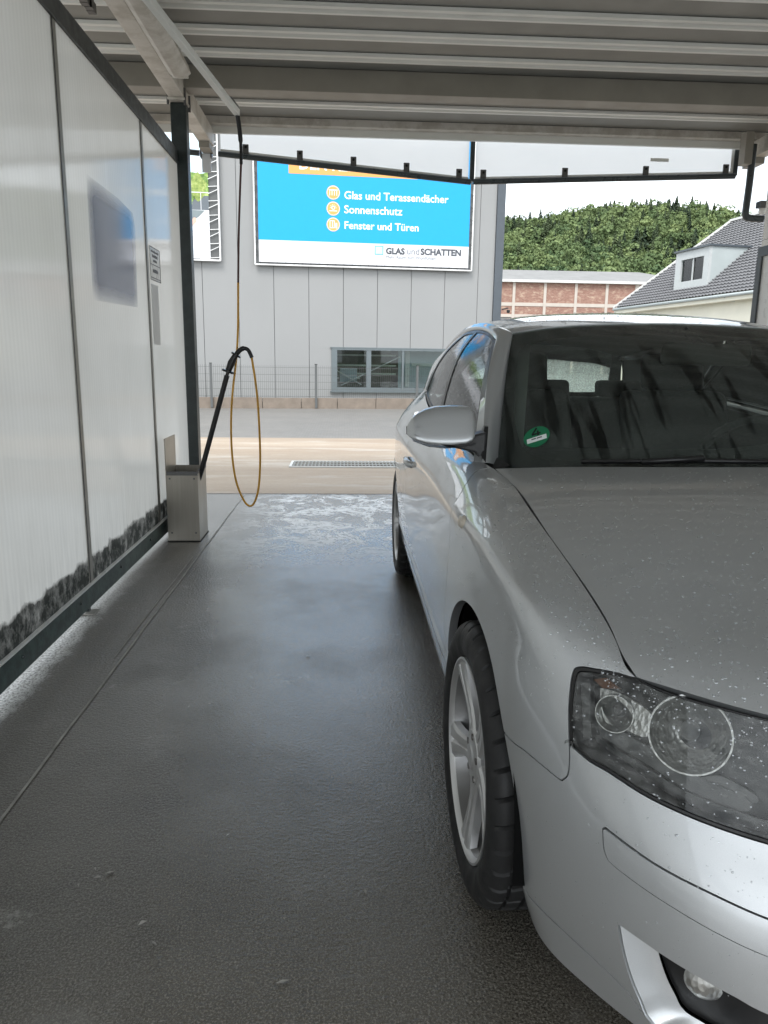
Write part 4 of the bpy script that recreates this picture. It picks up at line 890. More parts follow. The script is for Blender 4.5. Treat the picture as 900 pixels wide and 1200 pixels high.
both("rear_pillar", paint, patch=gh, outer=o_cp, cell=.018, flange=.015)
roof_obj = full("roof", paint, patch=roofF, outer=rect, cell=.025, flange=.012, gap=.001)
full("headliner", M["cabin_grey"], roof_obj, patch=roofF, outer=loop(seg((.01,.03),(.99,.03),(.99,.97),(.01,.97),(.01,.03),n=20)), cell=.06, flange=0, off=-.035)
# windscreen with its ceramic border
wob = full("windscreen", M["windscreen_glass"], patch=wsF, outer=rect, cell=.03, flange=.004, gap=.001)
half = [(.035,.5),(.036,.34),(.041,.193),(.0555,.10),(.111,.057),(.211,.040),(.33,.032),(.60,.029),(.80,.033),(.86,.05),(.873,.10),(.868,.25),(.862,.40),(.86,.5)]
fr_in = loop(smooth(half), smooth([(a, 1-b_) for a, b_ in half[::-1]]))
full("frit_border", M["gap_black"], wob, patch=wsF, outer=rect, holes=[fr_in], cell=.02, flange=0, gap=.002, off=-.004)
full("cowl_panel", M["black_plastic"], patch=Patch([[tuple(p) for p in (hoodF(np.full(9,0.0),np.linspace(0,1,9))+np.array([0,-.01,-.022]))],[tuple(p) for p in (wsF(np.full(9,.02),np.linspace(0,1,9))+np.array([0,.0,-.012]))]]), outer=rect, cell=.03, flange=0, gap=0)
rw = full("rear_window", M["rear_glass"], patch=rwF, outer=rect, cell=.05, flange=.004, gap=.002)
full("rear_frit", M["gap_black"], rw, patch=rwF, outer=rect, holes=[loop(smooth([(.045,.5),(.045,.13),(.12,.07),(.80,.07),(.90,.14),(.90,.5)]), smooth([(.90,.5),(.90,.86),(.80,.93),(.12,.93),(.045,.87),(.045,.5)]))], cell=.03, flange=0, gap=.002, off=-.004)
# emission sticker inside the windscreen
su, sv = T['sticker'][0]; sp0 = wsF([su],[sv*.5])[0]; sn = outward(wsF, sp0[None], np.array([[su,sv*.5]]))[0]
sticker = MB(); q = Vector((-sn[0],sn[1],sn[2])).to_track_quat('Z','Y'); base = Vector((-sp0[0],sp0[1],sp0[2]))-Vector((-sn[0],sn[1],sn[2]))*-.0015
up = Vector((0,.7,.72)); nz = Vector((-sn[0],sn[1],sn[2])); xr = up.cross(nz).normalized(); upp = nz.cross(xr).normalized(); SB = Matrix((xr,upp,nz)).transposed()
def on_sticker(mb): mb.v = [tuple(base+SB@Vector(v)) for v in mb.v]; return mb
stk = on_sticker(MB().prism([(.040*math.cos(a),.040*math.sin(a),0) for a in np.linspace(0,2*math.pi,40,endpoint=False)],(0,0,.0012))).build("emission_sticker", M["sticker_green"], wob)
on_sticker(MB().box(-.030,.030,-.019,-.001,.0013,.0022)).build("sticker_field", M["paper"], stk)
four = MB().bar((.004,.034,.0018),(-.012,.012,.0018),.005,.0012,(0,0,1)).bar((-.013,.011,.0018),(.014,.011,.0018),.005,.0013,(0,0,1)).bar((.006,.022,.0018),(.006,.003,.0018),.005,.0014,(0,0,1))
on_sticker(four).build("sticker_number", M["gap_black"], stk)
on_sticker(MB().box(-.016,-.002,-.010,-.005,.0023,.0026).box(.0,.016,-.0105,-.0055,.0023,.0026)).build("sticker_stamp", M["sign_ink"], stk)
# wipers
for a, m_, c_ in (((-.50,.405,.955),(-.22,.335,.968),(.16,.325,.968)), ((.02,.300,.968),(.28,.345,.965),(.58,.47,.952))):
    mb = MB().tube([a, m_, c_], .007, 6); mb.tube([tuple(np.array(m_)*.5+np.array(a)*.5+np.array([0,-.03,.002])), tuple(np.array(m_)+np.array([.02,-.01,.008]))], .009, 6); mb.build("wiper", M["black_plastic"], car, smooth=True)
# door mirrors
MS = [(.7705,.034,1.066,1.016,.040),(.773,.042,1.079,1.004,.046),(.782,.048,1.089,.993,.050),(.800,.050,1.0915,.9875,.052),(.84,.052,1.0915,.9840,.055),(.88,.052,1.0885,.9840,.056),(.912,.050,1.080,.987,.054),(.935,.047,1.068,.993,.048),(.950,.042,1.055,.998,.042),(.9585,.034,1.043,1.003,.034),(.9630,.020,1.030,1.008,.022)]
for mir in (False, True):
    k = 1 if mir else -1; rows = []
    for s_, d_, zt, zb, d2 in MS:
        zc, hz = (zt+zb)/2, (zt-zb)/2; r_ = []
        for j in range(48):
            a = 2*math.pi*j/48; ca, sa = math.cos(a), math.sin(a)
            yy_ = -abs(ca)**.30*math.copysign(1,ca)*(d_*.90 if ca > 0 else d2*.55); zz_ = abs(sa)**.42*math.copysign(1,sa)*hz; yy_ += zz_*.55
            r_.append((k*s_, .58+yy_+ (0 if s_ < .93 else (s_-.93)*.35), zc+zz_))
        rows.append(r_+[r_[0]])
    shell = MB().grid(rows); shell.f.append(tuple(range(48))); shell.f.append(tuple(7*49+j for j in range(48))[::-1])
    mo = shell.build("door_mirror", paint, car, smooth=True, angle=50, fix=True)
    low_ = MB().grid([[(k*s_, .58+y_, zb-.006+abs(y_)*.15-dz) for y_ in (-.056,-.03,.0,.02,.035)] for s_, zb, dz in ((.765,.992,.006),(.80,.985,.008),(.85,.980,.007),(.90,.984,.006),(.945,.998,.004)) for _ in (0,)])
    low_.add([(p[0],p[1],p[2]+.017) for p in low_.v], [tuple(f[::-1]) for f in low_.f]); low_.build("mirror_base", M["black_plastic"], mo, smooth=True)
    MB().prism([(k*.910,.545,.9905),(k*.768,.545,.9600),(k*.737,.545,.9250),(k*.735,.545,1.020),(k*.766,.545,1.012),(k*.795,.545,.9975)],(0,.075,0)).build("mirror_arm", M["black_plastic"], mo, bevel=.006, fix=True)
    MB().prism([(k*.752,.52,.936),(k*.757,.66,.950),(k*.728,.64,1.03),(k*.733,.60,1.03)], (k*-.012,0,0)).build("mirror_foot", M["black_plastic"], mo, fix=True)
    MB().box(min(k*.79,k*.94),max(k*.79,k*.94),.606,.612,1.002,1.072).build("mirror_glass", M["mirror_silver"], mo)
# wheels
def wheel(x, y, steer, out):
    """out = -1: outer face towards -x"""
    w = bpy.data.objects.new("wheel", None); col.objects.link(w); w.parent = car; w.location = (x, y, .316); w.rotation_euler = (0,0,steer); w.empty_display_size = .1
    W2 = .1125; o = out
    prof = [(.228,-W2+.012),(.236,-W2+.004),(.250,-W2-.001),(.272,-W2-.004),(.288,-W2-.001),(.300,-W2+.006),(.308,-W2+.013),(.3125,-W2+.021),(.3145,-W2+.028),(.3145,-W2+.040),(.308,-W2+.041),(.308,-W2+.047),(.316,-W2+.048),(.317,-W2+.075),(.309,-W2+.076),(.309,-W2+.083),(.317,-W2+.084),(.317,-.008),(.309,-.007)]
    prof = prof+[(r,-h) for r, h in prof[::-1]]; NS = 360
    mb = MB(); m = len(prof)
    for k in range(NS):
        a = 2*math.pi*k/NS; gr_ = k % 10 == 0
        for i, (r, h) in enumerate(prof):
            if gr_ and 4 < i < m-5 and r > .299: r -= .007 if i not in (5, m-6) else .003
            mb.v.append((h*-o, r*math.cos(a+.10*abs(h)/W2), r*math.sin(a+.10*abs(h)/W2)))
    for k in range(NS):
        k2 = (k+1) % NS
        for i in range(m-1): mb.f.append((k*m+i,k*m+i+1,k2*m+i+1,k2*m+i))
    mb.build("tyre", M["tyre_rubber"], w, smooth=True, angle=32, fix=True)
    fx = o*(W2-.004)
    rim = MB().lathe([(.2285,o*(W2-.013)),(.2290,fx),(.2235,fx+o*.001),(.2185,fx-o*.004),(.2150,fx-o*.012)], 72, 'x'); ro = rim.build("rim", M["alloy"], w, smooth=True, angle=50, fix=True)
    MB().lathe([(.2150,fx-o*.0121),(.210,fx-o*.035),(.203,fx-o*.060),(.198,fx-o*.11),(.205,-o*.09),(.228,-o*(W2-.012))], 72, 'x').build("rim_barrel", M["alloy_inner"], ro, smooth=True, angle=50, fix=True)
    MB().lathe([(.150,fx-o*.075),(.150,fx-o*.095),(.05,fx-o*.095),(.05,fx-o*.075),(.150,fx-o*.075)], 48, 'x').build("brake_disc", M["brake_steel"], w, smooth=True, angle=30, fix=True)
    MB().lathe([(.199,fx-o*.118),(.001,fx-o*.118)], 32, 'x').build("wheel_back", M["liner_black"], w)
    for q_ in range(5):
        th = R(270+72*q_); mb = MB(); rows = []
        for r, hw, dx, th_ in ((.050,.036,-.018,.030),(.075,.030,-.020,.030),(.105,.026,-.019,.028),(.14,.028,-.015,.026),(.175,.034,-.010,.024),(.205,.044,-.006,.022),(.2205,.052,-.004,.020)):
            cs = [(-hw,-th_),(-hw*.96,-.006),(-hw*.72,0),(-hw*.16,.0005),(0,-.007 if r > .09 else -.001),(hw*.16,.0005),(hw*.72,0),(hw*.96,-.006),(hw,-th_)]
            rows.append([(fx+o*(dx+d_), r*math.cos(th)-s_*math.sin(th), r*math.sin(th)+s_*math.cos(th)) for s_, d_ in cs])
        mb.grid(rows); mb.build("spoke", M["alloy"], ro, smooth=True, angle=28, fix=True)
    MB().lathe([(0,fx-o*.010),(.026,fx-o*.011),(.030,fx-o*.014),(.034,fx-o*.015),(.060,fx-o*.017),(.066,fx-o*.024),(.066,fx-o*.05)], 40, 'x').build("hub", M["alloy"], ro, smooth=True, angle=30, fix=True)
    for q_ in range(5):
        th = R(306+72*q_); MB().lathe([(0,fx-o*.014),(.008,fx-o*.014),(.0085,fx-o*.024)], 8, 'x', (0,.050*math.cos(th),.050*math.sin(th))).build("wheel_bolt", M["brake_steel"], ro, smooth=True, angle=30, fix=True)
    MB().box(min(fx-o*.016,fx-o*.034),max(fx-o*.016,fx-o*.034),-.020,.004,-.208,-.196).build("valve", M["gap_black"], ro)
    return w
for k in (-1, 1):
    wheel(k*(.862-.1125+.004), 0, R(1.3)*1, k); wheel(k*(.848-.1125), 2.578, 0, k)
    # arch liners
    for yc in (0, 2.578):
        mb = MB(); rows = []
        for a in np.linspace(R(-10),R(188),28): rows.append([(k*s_, yc+.372*math.cos(a), .316+.372*math.sin(a)) for s_ in (.832,.70,.50)])
        mb.grid(rows); o_ = len(mb.v); 
        mb.add([(k*.50,yc+.372*math.cos(a),.316+.372*math.sin(a)) for a in np.linspace(R(-10),R(188),28)], [tuple(range(28))])
        mb.build("arch_liner", M["liner_black"], car, smooth=True)
# floor pan, bulkheads, cabin
MB().box(-.78,.78,.40,2.19,.175,.21).box(-.60,.60,-.70,.40,.18,.21).box(-.60,.60,2.19,3.2,.20,.24).box(-.49,.49,-.60,.40,.21,.62).build("underbody", M["liner_black"], car)
for k in (-1, 1):
    us = np.linspace(.20,.64,26); vs_ = np.linspace(.25,.985,8); mb = MB()
    mb.grid([[(k*(p[0]-.075),p[1],p[2]) for p in band(np.full(8,u),vs_)] for u in us]); mb.build("door_trim", M["cabin_dark"], car, smooth=True)
    t_ = np.linspace(0,1,14)[:,None]; ia = ws(np.linspace(.06,.97,14), np.full(14,.035)); ib = gh(np.full(14,.035), np.linspace(.06,.95,14)); mb = MB()
    mb.grid([[(k*(p[0]-.028),p[1]+.02,p[2]-.02) for p in (ia[i]*(1-w_)+ib[i]*w_ for w_ in (-.32,-.15,.0,.5,1.0))] for i in range(14)]); mb.build("pillar_trim", M["cabin_grey"], car, smooth=True)
dash = MB(); rows = []
for s_ in np.linspace(-.70,.70,21):
    cv = .17*(s_/.70)**2; hump = .030*math.exp(-((s_-.36)/.17)**2)
    rows.append([(s_,.38+cv*.95,.895),(s_,.50+cv*.8,.915),(s_,.64+cv*.5,.935+hump*.3),(s_,.80+cv*.25,.945+hump),(s_,.90+cv*.1,.925+hump),(s_,.93,.86),(s_,.90,.70),(s_,.92,.45)])
dash.grid(rows).build("dashboard", M["cabin_dark"], car, smooth=True)
st = MB(); cs_ = Vector((.36,1.13,.86)); ax_ = Vector((0,.9,.42)).normalized(); e1 = Vector((1,0,0)); e2 = ax_.cross(e1)
ring_ = [cs_+(e1*math.cos(a)+e2*math.sin(a))*.185 for a in np.linspace(0,2*math.pi,33)]
st.tube(ring_, .016, 8, False).bar(cs_-e1*.18, cs_+e1*.18, .045, .03, tuple(ax_)).bar(cs_, cs_-e2*.18*np.sign(e2.z), .04, .03, tuple(ax_)).tube([cs_, cs_-ax_*.25], .035, 10); st.build("steering_wheel", M["cabin_dark"], car, smooth=True, angle=50)
def cushion(x0,x1,y0,y1,z0,z1,tilt=0, bev=.05):
    bm = bmesh.new(); bmesh.ops.create_cube(bm, size=1)
    for v in bm.verts: v.co = Vector(((x0+x1)/2+v.co.x*(x1-x0), (y0+y1)/2+v.co.y*(y1-y0)+ (v.co.z+.5)*tilt, (z0+z1)/2+v.co.z*(z1-z0)))
    bmesh.ops.bevel(bm, geom=bm.edges[:], offset=bev, segments=4, profile=.6, affect='EDGES'); return bm
def bm_obj(bm, name, mat, parent):
    me = bpy.data.meshes.new(name); bm.to_mesh(me); bm.free(); me.polygons.foreach_set('use_smooth',[True]*len(me.polygons)); me.materials.append(mat); o = bpy.data.objects.new(name, me); col.objects.link(o); o.parent = parent; return o
for k in (-1, 1):
    cx_ = k*.365; s_ = bm_obj(cushion(cx_-.25,cx_+.25,1.10,1.60,.35,.52), "front_seat", M["seat_cloth"], car)
    bm_obj(cushion(cx_-.24,cx_+.24,1.52,1.66,.48,1.10,.22,.055), "backrest", M["seat_cloth"], s_); bm_obj(cushion(cx_-.14,cx_+.14,1.76,1.86,1.10,1.265,.03,.04), "headrest", M["seat_cloth"], s_)
rs = bm_obj(cushion(-.62,.62,2.05,2.5,.40,.56), "rear_seat", M["seat_cloth"], car); bm_obj(cushion(-.62,.62,2.42,2.55,.52,1.03,.16,.05), "backrest", M["seat_cloth"], rs)
for x_ in (-.42,0,.42): bm_obj(cushion(x_-.13,x_+.13,2.58,2.67,1.03,1.125,.02,.035), "headrest", M["seat_cloth"], rs)
MB().box(-.60,.60,2.66,3.05,.98,1.0).build("parcel_shelf", M["cabin_dark"], car)
im = bm_obj(cushion(-.075,.235,.92,.955,1.215,1.288,0,.022), "interior_mirror", M["cabin_grey"], car)
MB().bar((.085,.945,1.27),(.02,.99,1.335),.035,.025).build("mirror_stem", M["cabin_dark"], im)
# water drops lying on the paint, lamps and roof
def drops(specs, name, parent):
    vs, fs = [], []; n = 6; ang = np.linspace(0,2*math.pi,n,endpoint=False)
    for patch, cnt, (u0,u1), (v0,v1), (r0,r1), mir, test in specs:
        U = rng.uniform(u0,u1,cnt); V = rng.uniform(v0,v1,cnt); ok = test(U,V) if test else np.ones(cnt,bool); U, V = U[ok], V[ok]
        S = patch(U,V); uv = np.stack([U,V],1); N = outward(patch,S,uv); k = np.array([1 if mir else -1,1,1.]); S, N = S*k, N*k
        T1 = np.cross(N,[.3,.5,.8]); T1 /= np.linalg.norm(T1,axis=1)[:,None]; T2 = np.cross(N,T1)
        rr_ = r0*(r1/r0)**(rng.random(len(S))**1.8); el = rng.uniform(.8,1.5,len(S))
        for i in range(len(S)):
            o = len(vs); r = rr_[i]
            for q_, hh in ((1.0,.0004),(.72,r*.42)):
                for a in ang: vs.append(tuple(S[i]+(T1[i]*math.cos(a)*el[i]+T2[i]*math.sin(a))*r*q_+N[i]*(.0013+hh)))
            vs.append(tuple(S[i]+N[i]*(.0013+r*.58)))
            for j in range(n): fs.append((o+j,o+(j+1) % n,o+n+(j+1) % n,o+n+j)); fs.append((o+n+j,o+n+(j+1) % n,o+2*n))
    mb = MB(); mb.v = vs; mb.f = fs; return tag(mb.build(name, M["droplet"], parent, smooth=True), kind="stuff")
inlens = lambda U,V: inside(np.stack([U,V],1), ring)
nohole = lambda U,V: ~inside(np.stack([U,V],1), h_fog) & ~inside(np.stack([U,V],1), lens_edge)
drops([(hoodF,6000,(.03,.99),(.02,.62),(.0008,.0028),False,lambda U,V: rng.random(len(U)) < .40+.60*U**1.5),
       (band,520,(.825,.925),(.62,.985),(.0006,.0022),False,inlens),
       (band,380,(.84,.99),(.40,.62),(.0005,.0019),False,nohole), (band,160,(.81,.99),(.11,.40),(.0006,.0018),False,nohole),
       (band,800,(.68,.84),(.84,.99),(.0007,.0026),False,None), (band,260,(.69,.82),(.64,.84),(.0006,.0020),False,None),
       (roofF,500,(.01,.3),(.02,.6),(.0012,.004),False,None), (gh,700,(.035,.27),(.08,.93),(.0010,.0030),False,None), (gh,300,(.31,.5),(.1,.9),(.0010,.003),False,None),
       (wsF,500,(.05,.86),(.05,.7),(.0006,.0014),False,None), (band,1500,(.40,.66),(.30,.95),(.0006,.0022),False,None)], "water_droplets", car)

# ================================================================== metal hall across the yard (local frame turned 4.6 degrees)
HR = R(4.6); H0 = (0, 19.1, 0)
hall = thing("metal_hall", "light grey metal clad hall with dark corner trim across the yard", "building", H0, HR)
edges_ = [.0495+.9085*k for k in range(-17, 5)]+[4.12]
wx0, wx1, wz0, wz1 = -.27, 3.42, .40, 1.53
for a, c in zip(edges_, edges_[1:]):
    a_, c_ = a+.006, c-.006; mb = MB()
    def pb(x0, x1, z0, z1):
        mb.box(x0, x1, 1.10, 1.16, z0, z1)
    if c_ <= wx0 or a_ >= wx1: pb(a_, c_, .1, 7.0)
    else:
        pb(a_, c_, .1, wz0-.001); pb(a_, c_, wz1+.001, 7.0)
        if a_ < wx0: pb(a_, wx0-.001, wz0, wz1)
        if c_ > wx1: pb(wx1+.001, c_, wz0, wz1)
    mb.build("wall_panel", M["hall_panel"], hall)
MB().box(-15.4,-.30,1.162,1.30,.0,7.0).box(-.30,3.45,1.162,1.30,1.56,7.0).box(-.30,3.45,1.162,1.30,0,.37).box(3.45,4.12,1.162,1.30,0,7.0).build("wall_core", M["hall_dark_trim"], hall)
MB().box(4.122,4.345,1.04,1.30,.05,7.05).build("corner_trim", M["hall_dark_trim"], hall, bevel=.01)
MB().box(4.10,4.33,1.302,24,0,7.0).build("gable_wall", M["hall_dark_trim"], hall); MB().box(-15.4,-.6,1.0,24,7.052,7.25).box(3.5,4.36,1.0,24,7.052,7.25).box(-.5995,3.4995,4.2,24,7.052,7.25).box(-.5995,3.4995,1.0,1.3,7.052,7.25).build("roof", M["hall_dark_trim"], hall)  # roof strip left open, added to let daylight onto the shelves behind the window
MB().box(-15.4,-15.2,1.31,24,0,7.0).box(-15.4,4.0,23.8,24,0,7.0).build("rear_wall", M["hall_panel"], hall)
cam_ = MB().bar((4.345,.98,2.62),(4.50,.90,2.66),.03).lathe([(0,-.05),(.045,-.03),(.05,.03),(0,.05)],12,'z',(4.50,.88,2.57)); cam_.build("wall_sensor", M["black_plastic"], hall, fix=True)
win = MB()
for b_ in ((wx0,wx1,1.06,1.16,wz0,wz0+.10),(wx0,wx1,1.06,1.16,wz1-.045,wz1),(wx0,wx0+.155,1.061,1.159,wz0+.1005,wz1-.0455),(wx1-.1,wx1,1.061,1.159,wz0+.1005,wz1-.0455)): win.box(*b_)
wf = win.build("window", M["window_frame"], hall)
MB().box(wx0-.04,wx1+.04,1.02,1.0995,wz0-.035,wz0-.001).build("sill", M["window_frame"], wf); MB().box(wx0-.03,wx1+.03,1.055,1.0995,wz1+.001,wz1+.03).build("frame_cap", M["window_frame"], wf)
for x in (.673,): MB().box(x,x+.13,1.066,1.15,wz0+.1005,wz1-.0455).build("window_bar", M["window_frame"], wf)
MB().box(1.645,1.70,1.066,1.15,wz0+.1005,wz1-.0455).build("window_bar", M["window_frame"], wf)
for x0, x1 in ((-.115,.673),(.803,1.645),(1.70,3.32)): MB().box(x0,x1,1.10,1.112,wz0+.10,wz1-.045).build("pane", M["window_glass"], wf)
rm = MB().box(-.5,1.66,3.2,3.25,.1,1.9).box(-.5,-.45,1.31,3.2,.1,1.9).box(-.5,3.5,1.31,3.2,.05,.1).build("room", M["room_wall"], hall)
MB().box(1.67,3.45,1.9,1.95,.1,1.9).build("pane_reflection", M["room_blue"], hall)  # pale sheet added behind the right pane to stand for its light reflection
for z, x0, x1 in ((1.34,-.4,1.62),(1.06,-.4,1.62),(.83,.2,1.62),(.70,-.4,.6)): MB().box(x0,x1,2.0,2.06,z,z+.045).build("shelf_rail", M["room_light_bar"], hall)
MB().bar((-.15,1.80,.98),(.62,1.80,.55),.05,.03).build("shelf_brace", M["room_white"], hall); MB().bar((.05,1.84,.53),(1.70,1.84,1.33),.05,.03).build("shelf_brace", M["room_white"], hall)
MB().box(1.86,1.98,1.80,1.86,.5,1.5).build("room_post", M["room_white"], hall); MB().box(2.05,3.3,1.82,1.86,1.08,1.16).build("room_post", M["room_white"], hall)
MB().box(.02,.50,1.95,2.2,.62,1.0).build("stored_crate", M["room_blue"], hall)
# ---- billboard on the hall
bb = thing("billboard", "big blue advertising billboard with white text on the grey hall", "billboard", H0, HR)
by = .97
MB().box(-2.13,3.365,by,by+.012,4.205,6.9).build("blue_sheet", M["print_blue"], bb); MB().box(-2.13,3.365,by,by+.012,3.665,4.2045).build("white_sheet", M["print_white"], bb)
fr = MB(); FX0, FX1, FZ0, FZ1 = -2.225, 3.46, 3.60, 6.97
fr.tube([(FX0,by,FZ0),(FX1,by,FZ0)],.020,8).tube([(FX0,by,FZ0),(FX0,by,FZ1)],.020,8).tube([(FX1,by,FZ0),(FX1,by,FZ1)],.020,8).tube([(FX0,by,FZ1),(FX1,by,FZ1)],.020,8)
fr.build("frame", M["frame_white"], bb, smooth=True, angle=40)
bk = MB().box(FX0+.01,FX1-.01,by+.03,by+.06,FZ0+.01,FZ1-.01).build("backing", M["fence_steel"], bb)
lc = MB(); k = 0
for z in np.arange(3.66, 6.9, .155):
    for xa, xb in ((FX0,-2.135),(3.37,FX1)): lc.bar((xa,by-.006,z),(xb,by-.006,z+(.05 if k % 2 else -.05)),.012)
    k += 1
for x in np.arange(-2.1, 3.4, .215): lc.bar((x,by-.006,3.67),(x+.01,by-.006,FZ0),.012)
tag(lc.build("lacing", M["lace_dark"], bb), kind="stuff")
for x in (-1.9, .6, 3.1): MB().box(x-.03,x+.03,by+.061,1.095,3.8,3.86).box(x-.03,x+.03,by+.061,1.095,6.6,6.66).build("mount", M["fence_steel"], bb)
def text(body, x, z, width, mat, parent, bold=0, height=None, y=by-.004):
    cu = bpy.data.curves.new("lettering", 'FONT'); cu.body = body; cu.size = .3; cu.offset = bold; cu.extrude = .0008; cu.resolution_u = 3
    o = bpy.data.objects.new("lettering", cu); col.objects.link(o); cu.materials.append(mat); bpy.context.view_layer.update()
    d = o.dimensions.copy(); me = bpy.data.meshes.new_from_object(o.evaluated_get(bpy.context.evaluated_depsgraph_get())); me.name = "lettering"; bpy.data.objects.remove(o); o = bpy.data.objects.new("lettering", me); col.objects.link(o); o.parent = parent; o.location = (x, y, z); o.rotation_euler = (R(90),0,0); s = width/d.x; o.scale = (s, s if height is None else height/d.y, 1); return o
ban = MB().box(-1.348,1.95,by-.003,by-.0005,5.815,6.30).build("orange_banner", M["print_orange"], bb)
text("DEN KLIMA", -1.10, 5.93, 1.85, M["print_text_white"], bb, .006)
for z, body, w in ((5.270,"Glas und Terassendächer",2.72),(4.925,"Sonnenschutz",1.51),(4.545,"Fenster und Türen",1.94)): text(body, .05, z, w, M["print_text_white"], bb, .004)
for i, z in enumerate((5.405,5.02,4.635)):
    ic = MB().lathe([(0,-.003),(.165,-.003),(.17,-.0005)],40,'y',(-.226,by,z)).build("icon", M["print_orange"], bb, fix=True); g = MB(); c_ = -.226; y0, y1 = by-.0048, by-.0034
    g.lathe([(.150,-.0045),(.158,-.0045),(.158,-.0034),(.150,-.0034)],40,'y',(c_,by,z),True)
    if i == 0:
        for dx in (-.09,-.03,.03,.09): g.box(c_+dx-.007,c_+dx+.007,y0,y1,z-.07,z+.05)
        g.box(c_-.11,c_+.11,y0,y1,z+.052,z+.072)
    elif i == 1:
        g.lathe([(.030,-.0045),(.045,-.0045),(.045,-.0034),(.030,-.0034)],20,'y',(c_,by,z+.02),True); g.box(c_-.10,c_+.10,y0,y1,z-.062,z-.046)
        for a in range(0,181,36): g.bar((c_+.06*math.cos(R(a)),by-.004,z+.02+.06*math.sin(R(a))),(c_+.085*math.cos(R(a)),by-.004,z+.02+.085*math.sin(R(a))),.010,.001,(0,1,0))
    else:
        for x0,x1,z0,z1 in ((-.09,-.076,-.075,.085),(.02,.034,-.075,.085),(-.09,.034,.085,.098),(-.09,.034,-.088,-.075),(.06,.10,-.088,.04),(-.028,-.014,-.075,.085)): g.box(c_+x0,c_+x1,y0,y1,z+z0,z+z1)
    g.build("icon_drawing", M["print_text_white"], ic)
lg = MB().box(.853,1.085,by-.003,by-.0005,3.925,4.155).build("logo_square", M["print_teal"], bb); MB().box(.880,1.058,by-.0045,by-.0032,3.952,4.128).build("logo_field", M["print_pale_teal"], lg)
MB().bar((.905,by-.0052,3.975),(1.035,by-.0052,4.105),.014,.0010,(0,1,0)).bar((.94,by-.0052,4.105),(1.035,by-.0052,4.105),.012,.001,(0,1,0)).build("logo_mark", M["print_text_white"], lg)
text("GLAS", 1.150, 3.962, .50, M["print_text_dark"], bb, .013); text("und", 1.700, 3.965, .325, M["print_text_grey"], bb, .001); text("SCHATTEN", 2.072, 3.968, 1.09, M["print_text_dark"], bb, .013)
text("Mehr Raum zum Wohlfühlen", 1.150, 3.845, 1.32, M["print_text_grey"], bb)
# ---- picture poster to the left
po = thing("picture_poster", "laced picture poster with sky, trees and a white bed beside the billboard", "poster", H0, HR)
px0, px1 = -6.4, -3.345
MB().box(px0,px1,by,by+.012,5.69,6.9).build("printed_sky", M["print_sky"], po); MB().box(px0,px1,by,by+.012,5.20,5.6895).build("printed_trees", M["print_leaves"], po)
MB().box(px0,px1,by,by+.012,4.86,5.1995).build("printed_wall", M["print_slate"], po); MB().box(px0,px1,by,by+.012,3.70,4.8595).build("printed_bed", M["print_bed"], po)
mb = MB(); tp = [(px0,5.69)]+[(px0+ (px1-px0)*k/26, 5.70+.14*random.random()+.05*math.sin(k)) for k in range(27)]+[(px1,5.69)]; mb.prism([(x,by,z) for x,z in tp[::-1]], (0,-.002,0)).build("printed_treetop", M["print_leaves"], po, fix=True)
ell = lambda cx,cz,rx,rz,n=18,j=.0: [(cx+rx*math.cos(a)*(1+j*math.sin(5*a)), by-.002, cz+rz*math.sin(a)*(1+j*math.cos(4*a))) for a in np.linspace(0,2*math.pi,n,endpoint=False)]
MB().prism(ell(-3.60,5.40,.20,.30,20,.16),(0,-.002,0)).build("printed_yellow_tree", M["print_leaves_yellow"], po, fix=True); MB().prism(ell(-3.95,5.10,.25,.20,20,.2),(0,-.002,0)).build("printed_bush", M["print_leaves"], po, fix=True)
MB().box(px0,px1,by-.0065,by-.0045,5.262,5.283).box(-3.545,-3.53,by-.0065,by-.0045,4.86,5.26).build("printed_railing", M["print_white"], po)
MB().prism([(-4.6,by,4.50),(-4.6,by,4.87),(-3.45,by,4.85),(-3.60,by,4.70),(-3.85,by,4.52)],(0,-.003,0)).build("printed_blanket", M["print_grey"], po, fix=True)
MB().prism([(-3.98,by-.004,4.42),(-3.72,by-.004,4.68),(-3.66,by-.004,4.66),(-3.66,by-.004,4.58),(-3.90,by-.004,4.34),(-3.99,by-.004,4.35)],(0,-.002,0)).build("printed_arm", M["print_skin"], po, fix=True)
for x0,z0,x1,z1 in ((-3.66,4.60,-3.36,4.66),(-3.72,4.50,-3.36,4.52),(-3.9,4.34,-3.36,4.40),(-3.9,4.22,-3.4,4.22)): MB().bar((x0,by-.003,z0),(x1,by-.003,z1),.030,.002,(0,1,0)).build("printed_fold", M["print_fold"], po)
fr = MB(); fr.tube([(px0-.1,by,3.66),(-3.10,by,3.66)],.022,8).tube([(-3.10,by,3.66),(-3.10,by,6.97)],.022,8).tube([(px0-.1,by,3.66),(px0-.1,by,6.97)],.022,8); fr.build("frame", M["frame_white"], po, smooth=True, angle=40)
MB().box(px0,-3.12,by+.03,by+.06,3.68,6.93).build("backing", M["fence_steel"], po)
lc = MB()
for k, z in enumerate(np.arange(3.72, 6.9, .17)): lc.bar((px1-.01,by-.006,z),(-3.10,by-.006,z+(.12 if k % 2 else .02)),.014)
for x in np.arange(px0,-3.3,.2): lc.bar((x,by-.006,3.72),(x+.04,by-.006,3.66),.014)
tag(lc.build("lacing", M["frame_white"], po), kind="stuff")
